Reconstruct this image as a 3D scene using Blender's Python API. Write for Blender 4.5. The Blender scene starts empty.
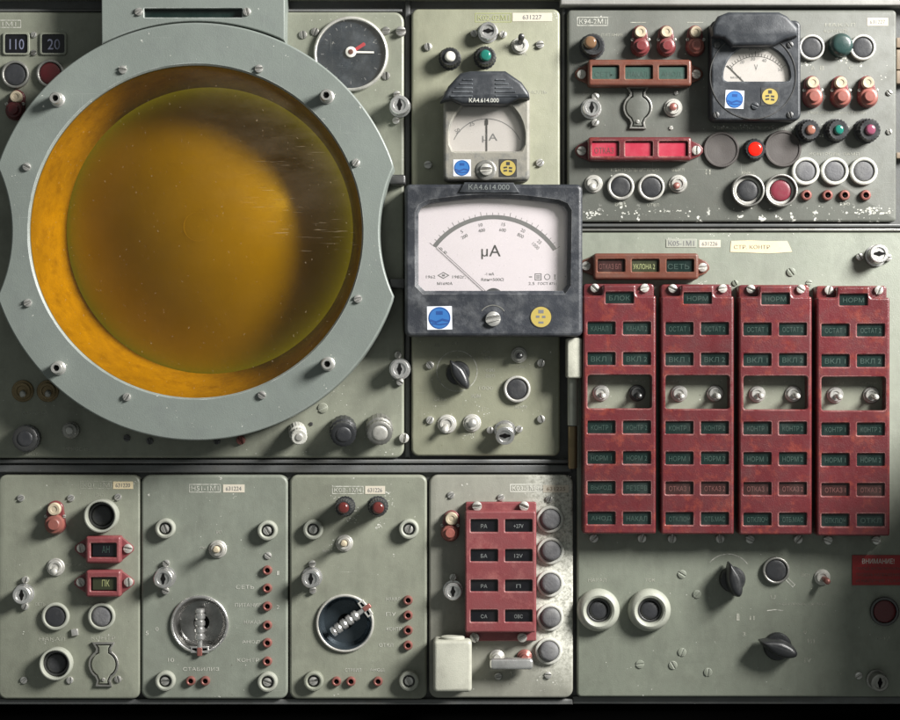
import bpy, math, random
from math import sin, cos, pi, radians
from mathutils import Vector
from mathutils.geometry import delaunay_2d_cdt

random.seed(7)
S = 0.001            # one millimetre
DIST = 2000.0        # camera distance to the panel faces, mm

# ---------------------------------------------------------------- camera, world, light, exposure
scene = bpy.context.scene
COL = scene.collection
cam_d = bpy.data.cameras.new('camera')
cam = bpy.data.objects.new('camera', cam_d); COL.objects.link(cam)
cam.location = (0, -DIST * S, 0); cam.rotation_euler = (radians(90), 0, 0)
cam_d.sensor_fit = 'HORIZONTAL'; cam_d.sensor_width = 36.0
cam_d.lens = 36.0 * DIST / 900.0
cam_d.clip_start = 0.05; cam_d.clip_end = 50
scene.camera = cam

world = bpy.data.worlds.new('World'); scene.world = world; world.use_nodes = True
bg = world.node_tree.nodes['Background']
bg.inputs[0].default_value = (0.92, 0.98, 0.94, 1); bg.inputs[1].default_value = 0.205

key_d = bpy.data.lights.new('key_lamp', 'AREA'); key_d.shape = 'DISK'; key_d.size = 0.9
key_d.energy = 250; key_d.color = (1.0, 0.98, 0.945)
key = bpy.data.objects.new('key_lamp', key_d); COL.objects.link(key)
key.location = (2.0, -1.35, 1.25)
key.rotation_euler = (Vector((-0.05, 0, -0.05)) - Vector(key.location)).to_track_quat('-Z', 'Y').to_euler()

scene.view_settings.view_transform = 'Standard'
scene.view_settings.look = 'None'
scene.view_settings.exposure = 0.0
scene.view_settings.gamma = 1.0

# ---------------------------------------------------------------- materials
MATS = {}
def _new(name):
    m = bpy.data.materials.new(name); m.use_nodes = True
    nt = m.node_tree; b = nt.nodes['Principled BSDF']
    MATS[name] = m
    return m, nt, b
def _n(nt, t, **kw):
    n = nt.nodes.new(t)
    for k, v in kw.items(): setattr(n, k, v)
    return n
def _mix(nt, fac, a, b, mode='MIX'):
    n = nt.nodes.new('ShaderNodeMix'); n.data_type = 'RGBA'; n.blend_type = mode
    for sock, v in ((n.inputs[0], fac), (n.inputs[6], a), (n.inputs[7], b)):
        if hasattr(v, 'links'): nt.links.new(v, sock)
        else: sock.default_value = v if not isinstance(v, tuple) else (*v[:3], 1)
    return n.outputs[2]
def _noise(nt, vec, scale, detail=3, rough=0.55, stretch=None, rot=None, loc=None):
    if stretch or rot or loc:
        mp = _n(nt, 'ShaderNodeMapping')
        if stretch: mp.inputs['Scale'].default_value = stretch
        if rot: mp.inputs['Rotation'].default_value = rot
        if loc: mp.inputs['Location'].default_value = loc
        nt.links.new(vec, mp.inputs[0]); vec = mp.outputs[0]
    n = _n(nt, 'ShaderNodeTexNoise'); n.inputs['Scale'].default_value = scale
    n.inputs['Detail'].default_value = detail; n.inputs['Roughness'].default_value = rough
    nt.links.new(vec, n.inputs['Vector'])
    return n.outputs[0]
def _ramp(nt, v, lo, hi, a=0.0, b=1.0):
    n = _n(nt, 'ShaderNodeMapRange'); n.clamp = True
    n.inputs[1].default_value = lo; n.inputs[2].default_value = hi
    n.inputs[3].default_value = a; n.inputs[4].default_value = b
    nt.links.new(v, n.inputs[0]); return n.outputs[0]
def _math(nt, op, a, b=None):
    n = _n(nt, 'ShaderNodeMath', operation=op)
    for i, v in enumerate((a, b)):
        if v is None: continue
        if hasattr(v, 'links'): nt.links.new(v, n.inputs[i])
        else: n.inputs[i].default_value = v
    return n.outputs[0]
def _mul(c, k): return tuple(min(1, x * k) for x in c)

def surf(name, col, rough=0.5, metal=0.0, vary=0.15, dirt=0.25, dirt_col=(0.06, 0.055, 0.04), wear=0.0,
         wear_col=(0.5, 0.5, 0.46), chips=0.0, chip_col=(0.62, 0.62, 0.57), scratch=0.0, mottle=None, bump=0.06,
         bscale=900, spec=0.5, coat=0.0, crust=None, chip_line=None, plate=False):
    m, nt, b = _new(name)
    g = _n(nt, 'ShaderNodeNewGeometry'); pos = g.outputs['Position']
    n1 = _noise(nt, pos, 9, 4, 0.6); n2 = _noise(nt, pos, 55, 5, 0.65); n3 = _noise(nt, pos, 420, 2)
    c = _mix(nt, _ramp(nt, n1, 0.3, 0.7), _mul(col, 1 - vary), _mul(col, 1 + vary))
    c = _mix(nt, _ramp(nt, n3, 0.3, 0.75, 0, vary * 0.9), c, _mul(col, 0.7))
    if mottle:
        nm = _noise(nt, pos, mottle[1], 5, 0.7, loc=(3, 1, 2))
        c = _mix(nt, _ramp(nt, nm, 0.52, 0.72, 0, mottle[2]), c, mottle[0])
    if plate:
        ns = _noise(nt, pos, 16, 6, 0.7, stretch=(1.6, 1, 0.6), loc=(5, 0, 9))
        c = _mix(nt, _ramp(nt, ns, 0.46, 0.74, 0, 0.55), c, _mul(col, 0.55))
        ns2 = _noise(nt, pos, 22, 5, 0.7, loc=(1, 0, 4))
        c = _mix(nt, _ramp(nt, ns2, 0.54, 0.78, 0, 0.4), c, _mul(col, 1.5))
        spk = _noise(nt, pos, 380, 2, 0.5, loc=(8, 3, 1))
        c = _mix(nt, _math(nt, 'MULTIPLY', _ramp(nt, spk, 0.72, 0.77), _ramp(nt, n1, 0.4, 0.6, 0.15, 0.8)), c, chip_col)
        spk2 = _noise(nt, pos, 300, 2, 0.5, loc=(2, 3, 7))
        c = _mix(nt, _ramp(nt, spk2, 0.73, 0.78, 0, 0.6), c, dirt_col)
    if dirt:
        c = _mix(nt, _ramp(nt, n2, 0.48, 0.78, 0, dirt), c, dirt_col)
    rough_s = _ramp(nt, n2, 0.3, 0.7, max(0.03, rough - 0.1), min(1, rough + 0.12))
    if scratch:
        s1 = _noise(nt, pos, 30, 2, 0.5, stretch=(46, 46, 0.8), rot=(0, 0.95, 0))
        s2 = _noise(nt, pos, 30, 2, 0.5, stretch=(0.7, 46, 46), rot=(0, 0.38, 0), loc=(1, 0, 4))
        sm = _math(nt, 'MAXIMUM', _ramp(nt, s1, 0.695, 0.75), _ramp(nt, s2, 0.70, 0.755))
        gate = _ramp(nt, _noise(nt, pos, 13, 2, 0.5, loc=(6, 6, 6)), 0.5, 0.66, 0, 0.8)
        c = _mix(nt, _math(nt, 'MULTIPLY', _math(nt, 'MULTIPLY', sm, gate), scratch), c, chip_col)
    if chips:
        ch = _noise(nt, pos, 130, 4, 0.6, loc=(7, 0, 3))
        cm = _ramp(nt, ch, 0.74 - chips * 0.1, 0.76 - chips * 0.1)
        if chip_line:       # chipped strip along an edge: (world z low, world z high)
            sp = _n(nt, 'ShaderNodeSeparateXYZ'); nt.links.new(pos, sp.inputs[0])
            near = _math(nt, 'MULTIPLY', _ramp(nt, sp.outputs[2], chip_line[0], chip_line[1], 1, 0), 1.0)
            cm2 = _math(nt, 'MULTIPLY', _ramp(nt, ch, 0.60, 0.63), near)
            cm = _math(nt, 'MAXIMUM', cm, cm2)
        c = _mix(nt, cm, c, chip_col)
    if wear:
        bv = _n(nt, 'ShaderNodeBevel', samples=4); bv.inputs[0].default_value = 0.0011
        d = _n(nt, 'ShaderNodeVectorMath', operation='DOT_PRODUCT')
        nt.links.new(bv.outputs[0], d.inputs[0]); nt.links.new(g.outputs['Normal'], d.inputs[1])
        e = _ramp(nt, d.outputs['Value'], 0.90, 0.995, 1, 0)
        e = _math(nt, 'MULTIPLY', e, _ramp(nt, n2, 0.38, 0.6, 0, wear))
        c = _mix(nt, e, c, wear_col)
    if crust:               # pale mineral crust: (x0, x1, z0, z1) in world, with a ragged border
        sp = _n(nt, 'ShaderNodeSeparateXYZ'); nt.links.new(pos, sp.inputs[0])
        mx = _ramp(nt, sp.outputs[0], crust[0], crust[1])
        mz = _ramp(nt, sp.outputs[2], crust[2], crust[3])
        cn = _noise(nt, pos, 260, 6, 0.75, loc=(2, 5, 1))
        cm = _math(nt, 'MULTIPLY', _math(nt, 'MULTIPLY', mx, mz), _ramp(nt, cn, 0.38, 0.56))
        c = _mix(nt, cm, c, (0.52, 0.52, 0.46))
        rough_s = _math(nt, 'MAXIMUM', rough_s, cm)
    nt.links.new(c, b.inputs['Base Color'])
    nt.links.new(rough_s, b.inputs['Roughness'])
    b.inputs['Metallic'].default_value = metal
    b.inputs['Specular IOR Level'].default_value = spec
    if coat: b.inputs['Coat Weight'].default_value = coat; b.inputs['Coat Roughness'].default_value = 0.15
    if bump:
        nb = _noise(nt, pos, bscale, 3, 0.6)
        hsum = _math(nt, 'ADD', nb, _math(nt, 'MULTIPLY', n2, 1.5))
        bp = _n(nt, 'ShaderNodeBump'); bp.inputs['Strength'].default_value = min(1, bump * 6)
        bp.inputs['Distance'].default_value = 0.0004
        nt.links.new(hsum, bp.inputs['Height']); nt.links.new(bp.outputs[0], b.inputs['Normal'])
    return m

surf('sage', (0.195, 0.205, 0.162), plate=True, rough=0.42, vary=0.10, dirt=0.28, wear=0.75, wear_col=(0.5, 0.52, 0.45), chips=0.10, scratch=0.35)
surf('sage_green', (0.178, 0.194, 0.162), plate=True, rough=0.40, vary=0.10, dirt=0.25, wear=0.8, wear_col=(0.5, 0.52, 0.46), chips=0.08, scratch=0.3)
surf('sage_pale', (0.222, 0.226, 0.165), plate=True, rough=0.42, vary=0.10, dirt=0.22, dirt_col=(0.12, 0.11, 0.06), wear=0.7, wear_col=(0.55, 0.55, 0.45), chips=0.08, scratch=0.3)
surf('sage_right', (0.182, 0.198, 0.160), plate=True, rough=0.42, vary=0.09, dirt=0.25, wear=0.7, wear_col=(0.5, 0.52, 0.46), chips=0.05, scratch=0.3)
surf('sage_dark', (0.105, 0.110, 0.096), plate=True, rough=0.5, vary=0.14, dirt=0.3, wear=0.7, wear_col=(0.33, 0.34, 0.3), chips=0.2, scratch=0.4,
     chip_line=((360 - 217) * S, (360 - 203) * S))
surf('sage_crust', (0.22, 0.22, 0.185), plate=True, rough=0.5, vary=0.1, dirt=0.3, wear=0.7, chips=0.15, scratch=0.3,
     crust=((522 - 450) * S, (545 - 450) * S, (360 - 690) * S, (360 - 640) * S))
surf('bezel_grey', (0.166, 0.188, 0.172), 0.38, vary=0.10, dirt=0.34, chips=0.15, dirt_col=(0.1, 0.11, 0.11), wear=0.9, wear_col=(0.55, 0.58, 0.56), scratch=0.3, bump=0.07)
surf('rack', (0.095, 0.098, 0.098), 0.45, vary=0.3, dirt=0.45, wear=0.7, wear_col=(0.25, 0.25, 0.24), chips=0.15, chip_col=(0.2, 0.2, 0.19), scratch=0.5)
surf('black_void', (0.0012, 0.0012, 0.0012), 0.95, vary=0.05, dirt=0, bump=0, spec=0.0)
surf('pale_strip', (0.30, 0.295, 0.28), 0.5, dirt=0.4, scratch=0.5)
surf('black_plastic', (0.018, 0.019, 0.021), 0.33, vary=0.2, dirt=0.2, dirt_col=(0.10, 0.10, 0.09), wear=0.35, wear_col=(0.12, 0.12, 0.12), bump=0.05)
surf('meter_black', (0.026, 0.029, 0.036), 0.42, vary=0.3, dirt=0.5, dirt_col=(0.12, 0.125, 0.13), wear=0.8, wear_col=(0.24, 0.24, 0.24), mottle=((0.11, 0.115, 0.125), 55, 0.7), bump=0.09)
surf('meter_grey', (0.21, 0.20, 0.17), 0.55, vary=0.25, dirt=0.55, dirt_col=(0.06, 0.06, 0.05), wear=0.7, mottle=((0.08, 0.09, 0.10), 70, 0.7), bump=0.09)
surf('hood_black', (0.022, 0.025, 0.030), 0.45, vary=0.2, dirt=0.4, dirt_col=(0.14, 0.15, 0.16), wear=0.7, wear_col=(0.22, 0.24, 0.26))
surf('bakelite_red', (0.10, 0.0155, 0.019), 0.33, vary=0.28, dirt=0.6, dirt_col=(0.05, 0.008, 0.009), wear=1.0, wear_col=(0.50, 0.27, 0.25), mottle=((0.23, 0.045, 0.026), 85, 0.6), bump=0.11, coat=0.25, scratch=0.25, chip_col=(0.42, 0.12, 0.05))
surf('bakelite_pink', (0.175, 0.042, 0.046), 0.42, vary=0.15, dirt=0.25, dirt_col=(0.1, 0.03, 0.03), wear=0.6, wear_col=(0.5, 0.35, 0.32), mottle=((0.32, 0.12, 0.11), 60, 0.5), bump=0.08)
surf('bakelite_brown', (0.11, 0.036, 0.023), 0.4, vary=0.15, dirt=0.3, wear=0.7, wear_col=(0.36, 0.2, 0.13), mottle=((0.16, 0.05, 0.028), 60, 0.5))
surf('lamp_red', (0.15, 0.032, 0.034), 0.3, vary=0.2, dirt=0.5, wear=0.3, bump=0.05)
surf('lamp_salmon', (0.25, 0.085, 0.068), 0.35, vary=0.18, dirt=0.5, dirt_col=(0.09, 0.04, 0.03), bump=0.05)
surf('cream', (0.46, 0.39, 0.28), 0.4, vary=0.12, dirt=0.5, bump=0.04)
surf('tan', (0.20, 0.155, 0.11), 0.5, dirt=0.3)
surf('ivory_ring', (0.29, 0.30, 0.255), 0.45, vary=0.15, dirt=0.5, dirt_col=(0.1, 0.1, 0.08), wear=0.5, wear_col=(0.5, 0.5, 0.46), bump=0.07)
surf('white_paint', (0.46, 0.46, 0.42), 0.5, vary=0.15, dirt=0.6, dirt_col=(0.17, 0.16, 0.13), bump=0.1)
surf('box_pale', (0.38, 0.38, 0.32), 0.5, vary=0.12, dirt=0.35, wear=0.6, wear_col=(0.7, 0.7, 0.66), bump=0.08)
surf('chrome', (0.74, 0.73, 0.71), 0.27, metal=0.85, vary=0.2, dirt=0.75, dirt_col=(0.07, 0.068, 0.06), bump=0.06)
surf('steel', (0.58, 0.57, 0.54), 0.36, metal=0.75, vary=0.2, dirt=0.6, dirt_col=(0.1, 0.1, 0.09), bump=0.05)
surf('steel_dull', (0.34, 0.335, 0.31), 0.4, metal=0.8, vary=0.25, dirt=0.8, dirt_col=(0.05, 0.05, 0.045), bump=0.07)
surf('steel_dark', (0.10, 0.10, 0.10), 0.4, metal=0.8, vary=0.2, dirt=0.3)
surf('steel_light', (0.54, 0.53, 0.49), 0.42, metal=0.5, vary=0.22, dirt=0.7, dirt_col=(0.09, 0.085, 0.075), bump=0.08)
surf('copper_red', (0.26, 0.10, 0.085), 0.38, metal=0.4, vary=0.15, dirt=0.3)
surf('brass', (0.20, 0.15, 0.08), 0.45, metal=0.6, vary=0.15, dirt=0.4)
surf('rubber', (0.024, 0.025, 0.028), 0.45, vary=0.35, dirt=0.5, dirt_col=(0.08, 0.08, 0.08), bump=0.07)
surf('rubber_grey', (0.095, 0.095, 0.10), 0.7, vary=0.35, dirt=0.6, dirt_col=(0.25, 0.25, 0.24), bump=0.14, bscale=500)
surf('brown_disc', (0.052, 0.045, 0.042), 0.65, vary=0.2, dirt=0.3, dirt_col=(0.12, 0.11, 0.1))
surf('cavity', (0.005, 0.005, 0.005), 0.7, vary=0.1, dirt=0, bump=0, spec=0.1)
surf('bare_primer', (0.52, 0.52, 0.47), 0.7, vary=0.15, dirt=0.4, bump=0.05)
surf('cap_red', (0.085, 0.010, 0.013), 0.3, dirt=0.3)
surf('cap_crimson', (0.17, 0.025, 0.04), 0.35, dirt=0.3)
surf('cap_green', (0.02, 0.045, 0.042), 0.3, dirt=0.2)
surf('jewel_red', (0.10, 0.018, 0.016), 0.12, vary=0.1, dirt=0.15, bump=0, coat=0.6)
surf('jewel_green', (0.01, 0.13, 0.10), 0.12, vary=0.1, dirt=0.15, bump=0, coat=0.6)
surf('jewel_white', (0.62, 0.60, 0.54), 0.15, vary=0.1, dirt=0.15, bump=0, coat=0.6)
surf('jewel_amber', (0.15, 0.085, 0.045), 0.15, vary=0.1, dirt=0.2, bump=0, coat=0.6)
surf('jewel_copper', (0.24, 0.10, 0.07), 0.15, vary=0.1, dirt=0.2, bump=0, coat=0.6)
surf('jewel_purple', (0.20, 0.05, 0.09), 0.15, vary=0.1, dirt=0.2, bump=0, coat=0.6)
surf('pane_green', (0.006, 0.015, 0.013), 0.28, vary=0.35, dirt=0.5, dirt_col=(0.026, 0.036, 0.032), bump=0.03)
surf('pane_teal', (0.04, 0.072, 0.06), 0.3, vary=0.25, dirt=0.35, dirt_col=(0.10, 0.12, 0.11), bump=0.03)
surf('pane_dark_red', (0.03, 0.012, 0.011), 0.3, vary=0.25, dirt=0.35, dirt_col=(0.08, 0.05, 0.04), bump=0.03)
surf('pane_pink', (0.34, 0.026, 0.05), 0.35, vary=0.15, dirt=0.3, dirt_col=(0.5, 0.1, 0.13), bump=0.03)
surf('pane_olive', (0.03, 0.034, 0.018), 0.3, vary=0.25, dirt=0.3, dirt_col=(0.09, 0.09, 0.05), bump=0.03)
surf('pane_black', (0.006, 0.006, 0.008), 0.25, vary=0.2, dirt=0.1, bump=0.02)
surf('dial_white', (0.66, 0.605, 0.655), 0.55, vary=0.03, dirt=0.08, dirt_col=(0.5, 0.48, 0.44), bump=0)
surf('dial_aged', (0.50, 0.47, 0.46), 0.55, vary=0.06, dirt=0.2, dirt_col=(0.36, 0.32, 0.28), bump=0)
surf('gauge_face', (0.020, 0.026, 0.034), 0.33, vary=0.4, dirt=0.5, dirt_col=(0.085, 0.10, 0.12), bump=0.03, scratch=0.4)
surf('print_black', (0.02, 0.02, 0.022), 0.6, vary=0.1, dirt=0, bump=0)
surf('print_grey', (0.13, 0.13, 0.135), 0.6, vary=0.1, dirt=0, bump=0)
surf('needle_black', (0.015, 0.015, 0.015), 0.5, vary=0.1, dirt=0, bump=0)
surf('needle_white', (0.75, 0.73, 0.68), 0.5, vary=0.05, dirt=0.1, bump=0)
surf('needle_red', (0.38, 0.02, 0.03), 0.5, vary=0.05, dirt=0.1, bump=0)
surf('sticker_white', (0.60, 0.62, 0.66), 0.5, vary=0.04, dirt=0.12, dirt_col=(0.4, 0.4, 0.4), bump=0)
surf('sticker_blue', (0.028, 0.13, 0.36), 0.45, vary=0.15, dirt=0.2, dirt_col=(0.02, 0.08, 0.25), bump=0)
surf('sticker_navy', (0.015, 0.06, 0.22), 0.45, vary=0.15, dirt=0.1, bump=0)
surf('sticker_yellow', (0.36, 0.28, 0.07), 0.5, vary=0.12, dirt=0.3, dirt_col=(0.2, 0.14, 0.03), bump=0)
surf('tape', (0.62, 0.53, 0.35), 0.6, vary=0.1, dirt=0.3, dirt_col=(0.4, 0.3, 0.15), bump=0.05)
surf('tape_white', (0.50, 0.46, 0.38), 0.6, vary=0.08, dirt=0.25, dirt_col=(0.4, 0.33, 0.22), bump=0.03)
surf('sign_red', (0.26, 0.011, 0.013), 0.45, vary=0.1, dirt=0.25, bump=0.03)
surf('phosphor', (0.37, 0.325, 0.23), 0.4, vary=0.08, dirt=0.15, dirt_col=(0.36, 0.34, 0.22), bump=0.02)
_b = MATS['phosphor'].node_tree.nodes['Principled BSDF']      # thick glass faceplate: light spreads inside it
_b.inputs['Subsurface Weight'].default_value = 1.0; _b.inputs['Subsurface Radius'].default_value = (1, 1, 0.8); _b.inputs['Subsurface Scale'].default_value = 0.085
surf('tube_wall', (0.50, 0.385, 0.30), 0.35, vary=0.3, dirt=0.7, dirt_col=(0.22, 0.15, 0.08), bump=0.12, bscale=160, mottle=((0.66, 0.52, 0.40), 70, 0.6))
surf('digit_blue', (0.16, 0.17, 0.24), 0.5, vary=0.2, dirt=0.2, bump=0)
surf('ink_green', (0.028, 0.055, 0.045), 0.5, vary=0.2, dirt=0.3, bump=0)
surf('ink_grey', (0.17, 0.185, 0.18), 0.5, vary=0.2, dirt=0.3, bump=0)
surf('ink_rose', (0.13, 0.05, 0.045), 0.5, vary=0.2, dirt=0.3, bump=0)
surf('ink_lime', (0.28, 0.30, 0.14), 0.5, vary=0.2, dirt=0.2, bump=0)
surf('ink_pale', (0.55, 0.55, 0.50), 0.5, vary=0.15, dirt=0.3, bump=0)

def worn_ink(name, col, lo, hi):      # engraved filling, partly gone
    m, nt, b = _new(name)
    b.inputs['Base Color'].default_value = (*col, 1); b.inputs['Roughness'].default_value = 0.7
    g = _n(nt, 'ShaderNodeNewGeometry')
    f = _ramp(nt, _noise(nt, g.outputs['Position'], 210, 4, 0.7), lo, hi)
    tr = _n(nt, 'ShaderNodeBsdfTransparent'); mx = _n(nt, 'ShaderNodeMixShader')
    nt.links.new(f, mx.inputs[0]); nt.links.new(tr.outputs[0], mx.inputs[1]); nt.links.new(b.outputs[0], mx.inputs[2])
    nt.links.new(mx.outputs[0], nt.nodes['Material Output'].inputs[0])
worn_ink('engraving', (0.46, 0.46, 0.41), 0.26, 0.58)
worn_ink('engraving_faint', (0.42, 0.42, 0.36), 0.34, 0.70)

def clear_glass(name, tint, dust, dust_haze_col, rough=0.05, gloss=1.0, scratch=0.0):
    m, nt, b = _new(name)
    nt.nodes.remove(b)
    g = _n(nt, 'ShaderNodeNewGeometry'); pos = g.outputs['Position']
    tr = _n(nt, 'ShaderNodeBsdfTransparent'); tr.inputs[0].default_value = (*tint, 1)
    gl = _n(nt, 'ShaderNodeBsdfGlossy'); gl.inputs['Roughness'].default_value = rough
    df = _n(nt, 'ShaderNodeBsdfDiffuse'); df.inputs[0].default_value = (*dust_haze_col, 1)
    lw = _n(nt, 'ShaderNodeLayerWeight'); lw.inputs[0].default_value = 0.5
    fr5 = _math(nt, 'ADD', _math(nt, 'MULTIPLY', _math(nt, 'POWER', lw.outputs['Facing'], 5.0), 0.96), 0.04)
    m1 = _n(nt, 'ShaderNodeMixShader'); m2 = _n(nt, 'ShaderNodeMixShader')
    nt.links.new(_math(nt, 'MULTIPLY', fr5, gloss), m1.inputs[0])
    nt.links.new(tr.outputs[0], m1.inputs[1]); nt.links.new(gl.outputs[0], m1.inputs[2])
    dn = _ramp(nt, _noise(nt, pos, 30, 6, 0.7), 0.3, 0.75, dust * 0.35, dust * 1.6)
    sp = _ramp(nt, _noise(nt, pos, 330, 2, 0.5, loc=(4, 2, 8)), 0.69, 0.76, 0, 0.25 if dust > 0.005 else 0.0)
    dn = _math(nt, 'MAXIMUM', dn, sp)
    if scratch:
        s = _noise(nt, pos, 16, 2, 0.5, stretch=(2.2, 1, 60), rot=(0, 0.22, 0))
        s2 = _noise(nt, pos, 16, 2, 0.5, stretch=(2.0, 1, 44), rot=(0, -0.10, 0), loc=(3, 0, 2))
        sm = _math(nt, 'MAXIMUM', _ramp(nt, s, 0.69, 0.73, 0, 1), _ramp(nt, s2, 0.70, 0.74, 0, 1))
        v = _n(nt, 'ShaderNodeVectorMath', operation='DISTANCE'); nt.links.new(pos, v.inputs[0])
        v.inputs[1].default_value = ((318 - 450) * S, -0.035, (360 - 195) * S)
        gate = _ramp(nt, v.outputs['Value'], 0.03, 0.085, 1, 0)
        v2 = _n(nt, 'ShaderNodeVectorMath', operation='DISTANCE'); nt.links.new(pos, v2.inputs[0])
        v2.inputs[1].default_value = ((300 - 450) * S, -0.042, (360 - 120) * S)
        painted_haze = _math(nt, 'MULTIPLY', _ramp(nt, v2.outputs['Value'], 0.02, 0.15, 0.09, 0), _ramp(nt, _noise(nt, pos, 14, 5, 0.7, stretch=(1, 1, 2.5), rot=(0, 0.5, 0)), 0.3, 0.7, 0.2, 1.3))  # brown reflection haze painted into the glass towards the upper right
        dn = _math(nt, 'MAXIMUM', dn, painted_haze)
        dn = _math(nt, 'MAXIMUM', dn, _math(nt, 'MULTIPLY', _math(nt, 'MULTIPLY', sm, gate), scratch))
    nt.links.new(dn, m2.inputs[0]); nt.links.new(m1.outputs[0], m2.inputs[1]); nt.links.new(df.outputs[0], m2.inputs[2])
    nt.links.new(m2.outputs[0], nt.nodes['Material Output'].inputs[0])
clear_glass('amber_glass', (0.705, 0.525, 0.004), 0.010, (0.42, 0.33, 0.22), rough=0.12, gloss=1.0, scratch=0.4)
clear_glass('meter_glass', (0.97, 0.97, 0.96), 0.035, (0.6, 0.58, 0.52), rough=0.05)

m, nt, b = _new('lamp_glow')
b.inputs['Base Color'].default_value = (0.5, 0.01, 0.005, 1); b.inputs['Roughness'].default_value = 0.2
b.inputs['Emission Color'].default_value = (1.0, 0.012, 0.004, 1); b.inputs['Emission Strength'].default_value = 0.95

# ---------------------------------------------------------------- mesh helpers (all in mm; x right, y up, z out of the panel)
class MB:
    def __init__(s): s.v, s.f = [], []
    def loft(s, loops, cap0=False, cap1=True):
        n = len(loops[0]); base = len(s.v)
        for lp in loops: s.v.extend(lp)
        for k in range(len(loops) - 1):
            a, c = base + k * n, base + (k + 1) * n
            for i in range(n):
                j = (i + 1) % n
                s.f.append((a + i, a + j, c + j, c + i))
        if cap1: s.f.append(tuple(base + (len(loops) - 1) * n + i for i in range(n)))
        if cap0: s.f.append(tuple(base + n - 1 - i for i in range(n)))
        return s
    def lathe(s, prof, n=24, cx=0, cy=0, cap0=False, cap1=True, knurl=0):
        loops = []
        for r, z in prof:
            r = max(r, 0.01)
            loops.append([(cx + (r - (knurl if knurl and i % 2 and r > 2 else 0)) * cos(2 * pi * i / n), cy + (r - (knurl if knurl and i % 2 and r > 2 else 0)) * sin(2 * pi * i / n), z) for i in range(n)])
        return s.loft(loops, cap0, cap1)
    def box(s, x0, x1, y0, y1, z0, z1, bev=0.0):
        if bev:
            return s.plate([(x0, y0), (x1, y0), (x1, y1), (x0, y1)], [], z0, z1, bev)
        lo = [(x0, y0, z0), (x1, y0, z0), (x1, y1, z0), (x0, y1, z0)]
        return s.loft([lo, [(x, y, z1) for x, y, _ in lo]], True, True)
    def plate(s, outer, holes, z0, z1, bev=0.8, hbev=0.0, segs=3, hz0=None, hole_floor=False):
        outer = ccw(outer)
        loops = [[(x, y, z0) for x, y in outer]]
        for k in range(segs + 1):
            a = pi / 2 * k / segs
            o = inset(outer, bev * (1 - cos(a))) if bev else outer
            loops.append([(x, y, z1 - bev + bev * sin(a)) for x, y in o])
            if not bev: break
        s.loft(loops, False, not holes)
        if not holes: return s
        top = [(x, y) for x, y, _ in loops[-1]]
        pts = [Vector(p) for p in top]; faces = [list(range(len(top)))]
        hz0 = z0 if hz0 is None else hz0
        for h in holes:
            h = ccw(h); ho = inset(h, -hbev) if hbev else h
            b0 = len(pts); pts += [Vector(p) for p in ho]
            faces.append([b0 + i for i in range(len(ho))])
            lp = [[(x, y, z1) for x, y in ho]]
            if hbev: lp.append([(x, y, z1 - hbev) for x, y in h])
            lp.append([(x, y, hz0) for x, y in h])
            s.loft(lp, False, hole_floor)
        edges = [(f[i], f[(i + 1) % len(f)]) for f in faces for i in range(len(f))]
        vo, _, fo, _, _, _ = delaunay_2d_cdt(pts, edges, [], 0, 1e-5)
        rings = [[(pts[i].x, pts[i].y) for i in f] for f in faces]
        base = len(s.v); s.v += [(p.x, p.y, z1) for p in vo]
        for f in fo:
            cx = sum(vo[i].x for i in f) / len(f); cy = sum(vo[i].y for i in f) / len(f)
            if not inside(cx, cy, rings[0]) or any(inside(cx, cy, r) for r in rings[1:]): continue
            a = sum(vo[f[i]].x * vo[f[(i + 1) % len(f)]].y - vo[f[(i + 1) % len(f)]].x * vo[f[i]].y for i in range(len(f)))
            f = list(f) if a > 0 else list(f)[::-1]
            s.f.append(tuple(base + i for i in f))
        return s
    def ribbon(s, path, w, z0, z1):
        L, R = [], []
        for i, p in enumerate(path):
            a = Vector(path[max(0, i - 1)]); c = Vector(path[min(len(path) - 1, i + 1)])
            t = (c - a).normalized(); n = Vector((-t.y, t.x)) * w / 2
            L.append((p[0] + n.x, p[1] + n.y)); R.append((p[0] - n.x, p[1] - n.y))
        b = len(s.v); m = len(path)
        for z in (z0, z1):
            s.v += [(x, y, z) for x, y in L]; s.v += [(x, y, z) for x, y in R]
        l0, r0, l1, r1 = b, b + m, b + 2 * m, b + 3 * m
        for i in range(m - 1):
            s.f += [(r1 + i, r1 + i + 1, l1 + i + 1, l1 + i), (l1 + i, l1 + i + 1, l0 + i + 1, l0 + i), (r0 + i, r0 + i + 1, r1 + i + 1, r1 + i)]
        s.f += [(l1, l0, r0, r1), (l0 + m - 1, l1 + m - 1, r1 + m - 1, r0 + m - 1)]
        return s
    def xform(s, fn): s.v = [fn(*p) for p in s.v]; return s
    def mesh(s, name, mat, angle=38):
        me = bpy.data.meshes.new(name)
        me.from_pydata([(x * S, y * S, z * S) for x, y, z in s.v], [], s.f)
        me.materials.append(MATS[mat])
        me.polygons.foreach_set('use_smooth', [True] * len(me.polygons))
        me.set_sharp_from_angle(angle=radians(angle))
        me.update()
        return me
def area(p): return sum(p[i][0] * p[(i + 1) % len(p)][1] - p[(i + 1) % len(p)][0] * p[i][1] for i in range(len(p))) / 2
def ccw(p): return list(p) if area(p) > 0 else list(p)[::-1]
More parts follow.
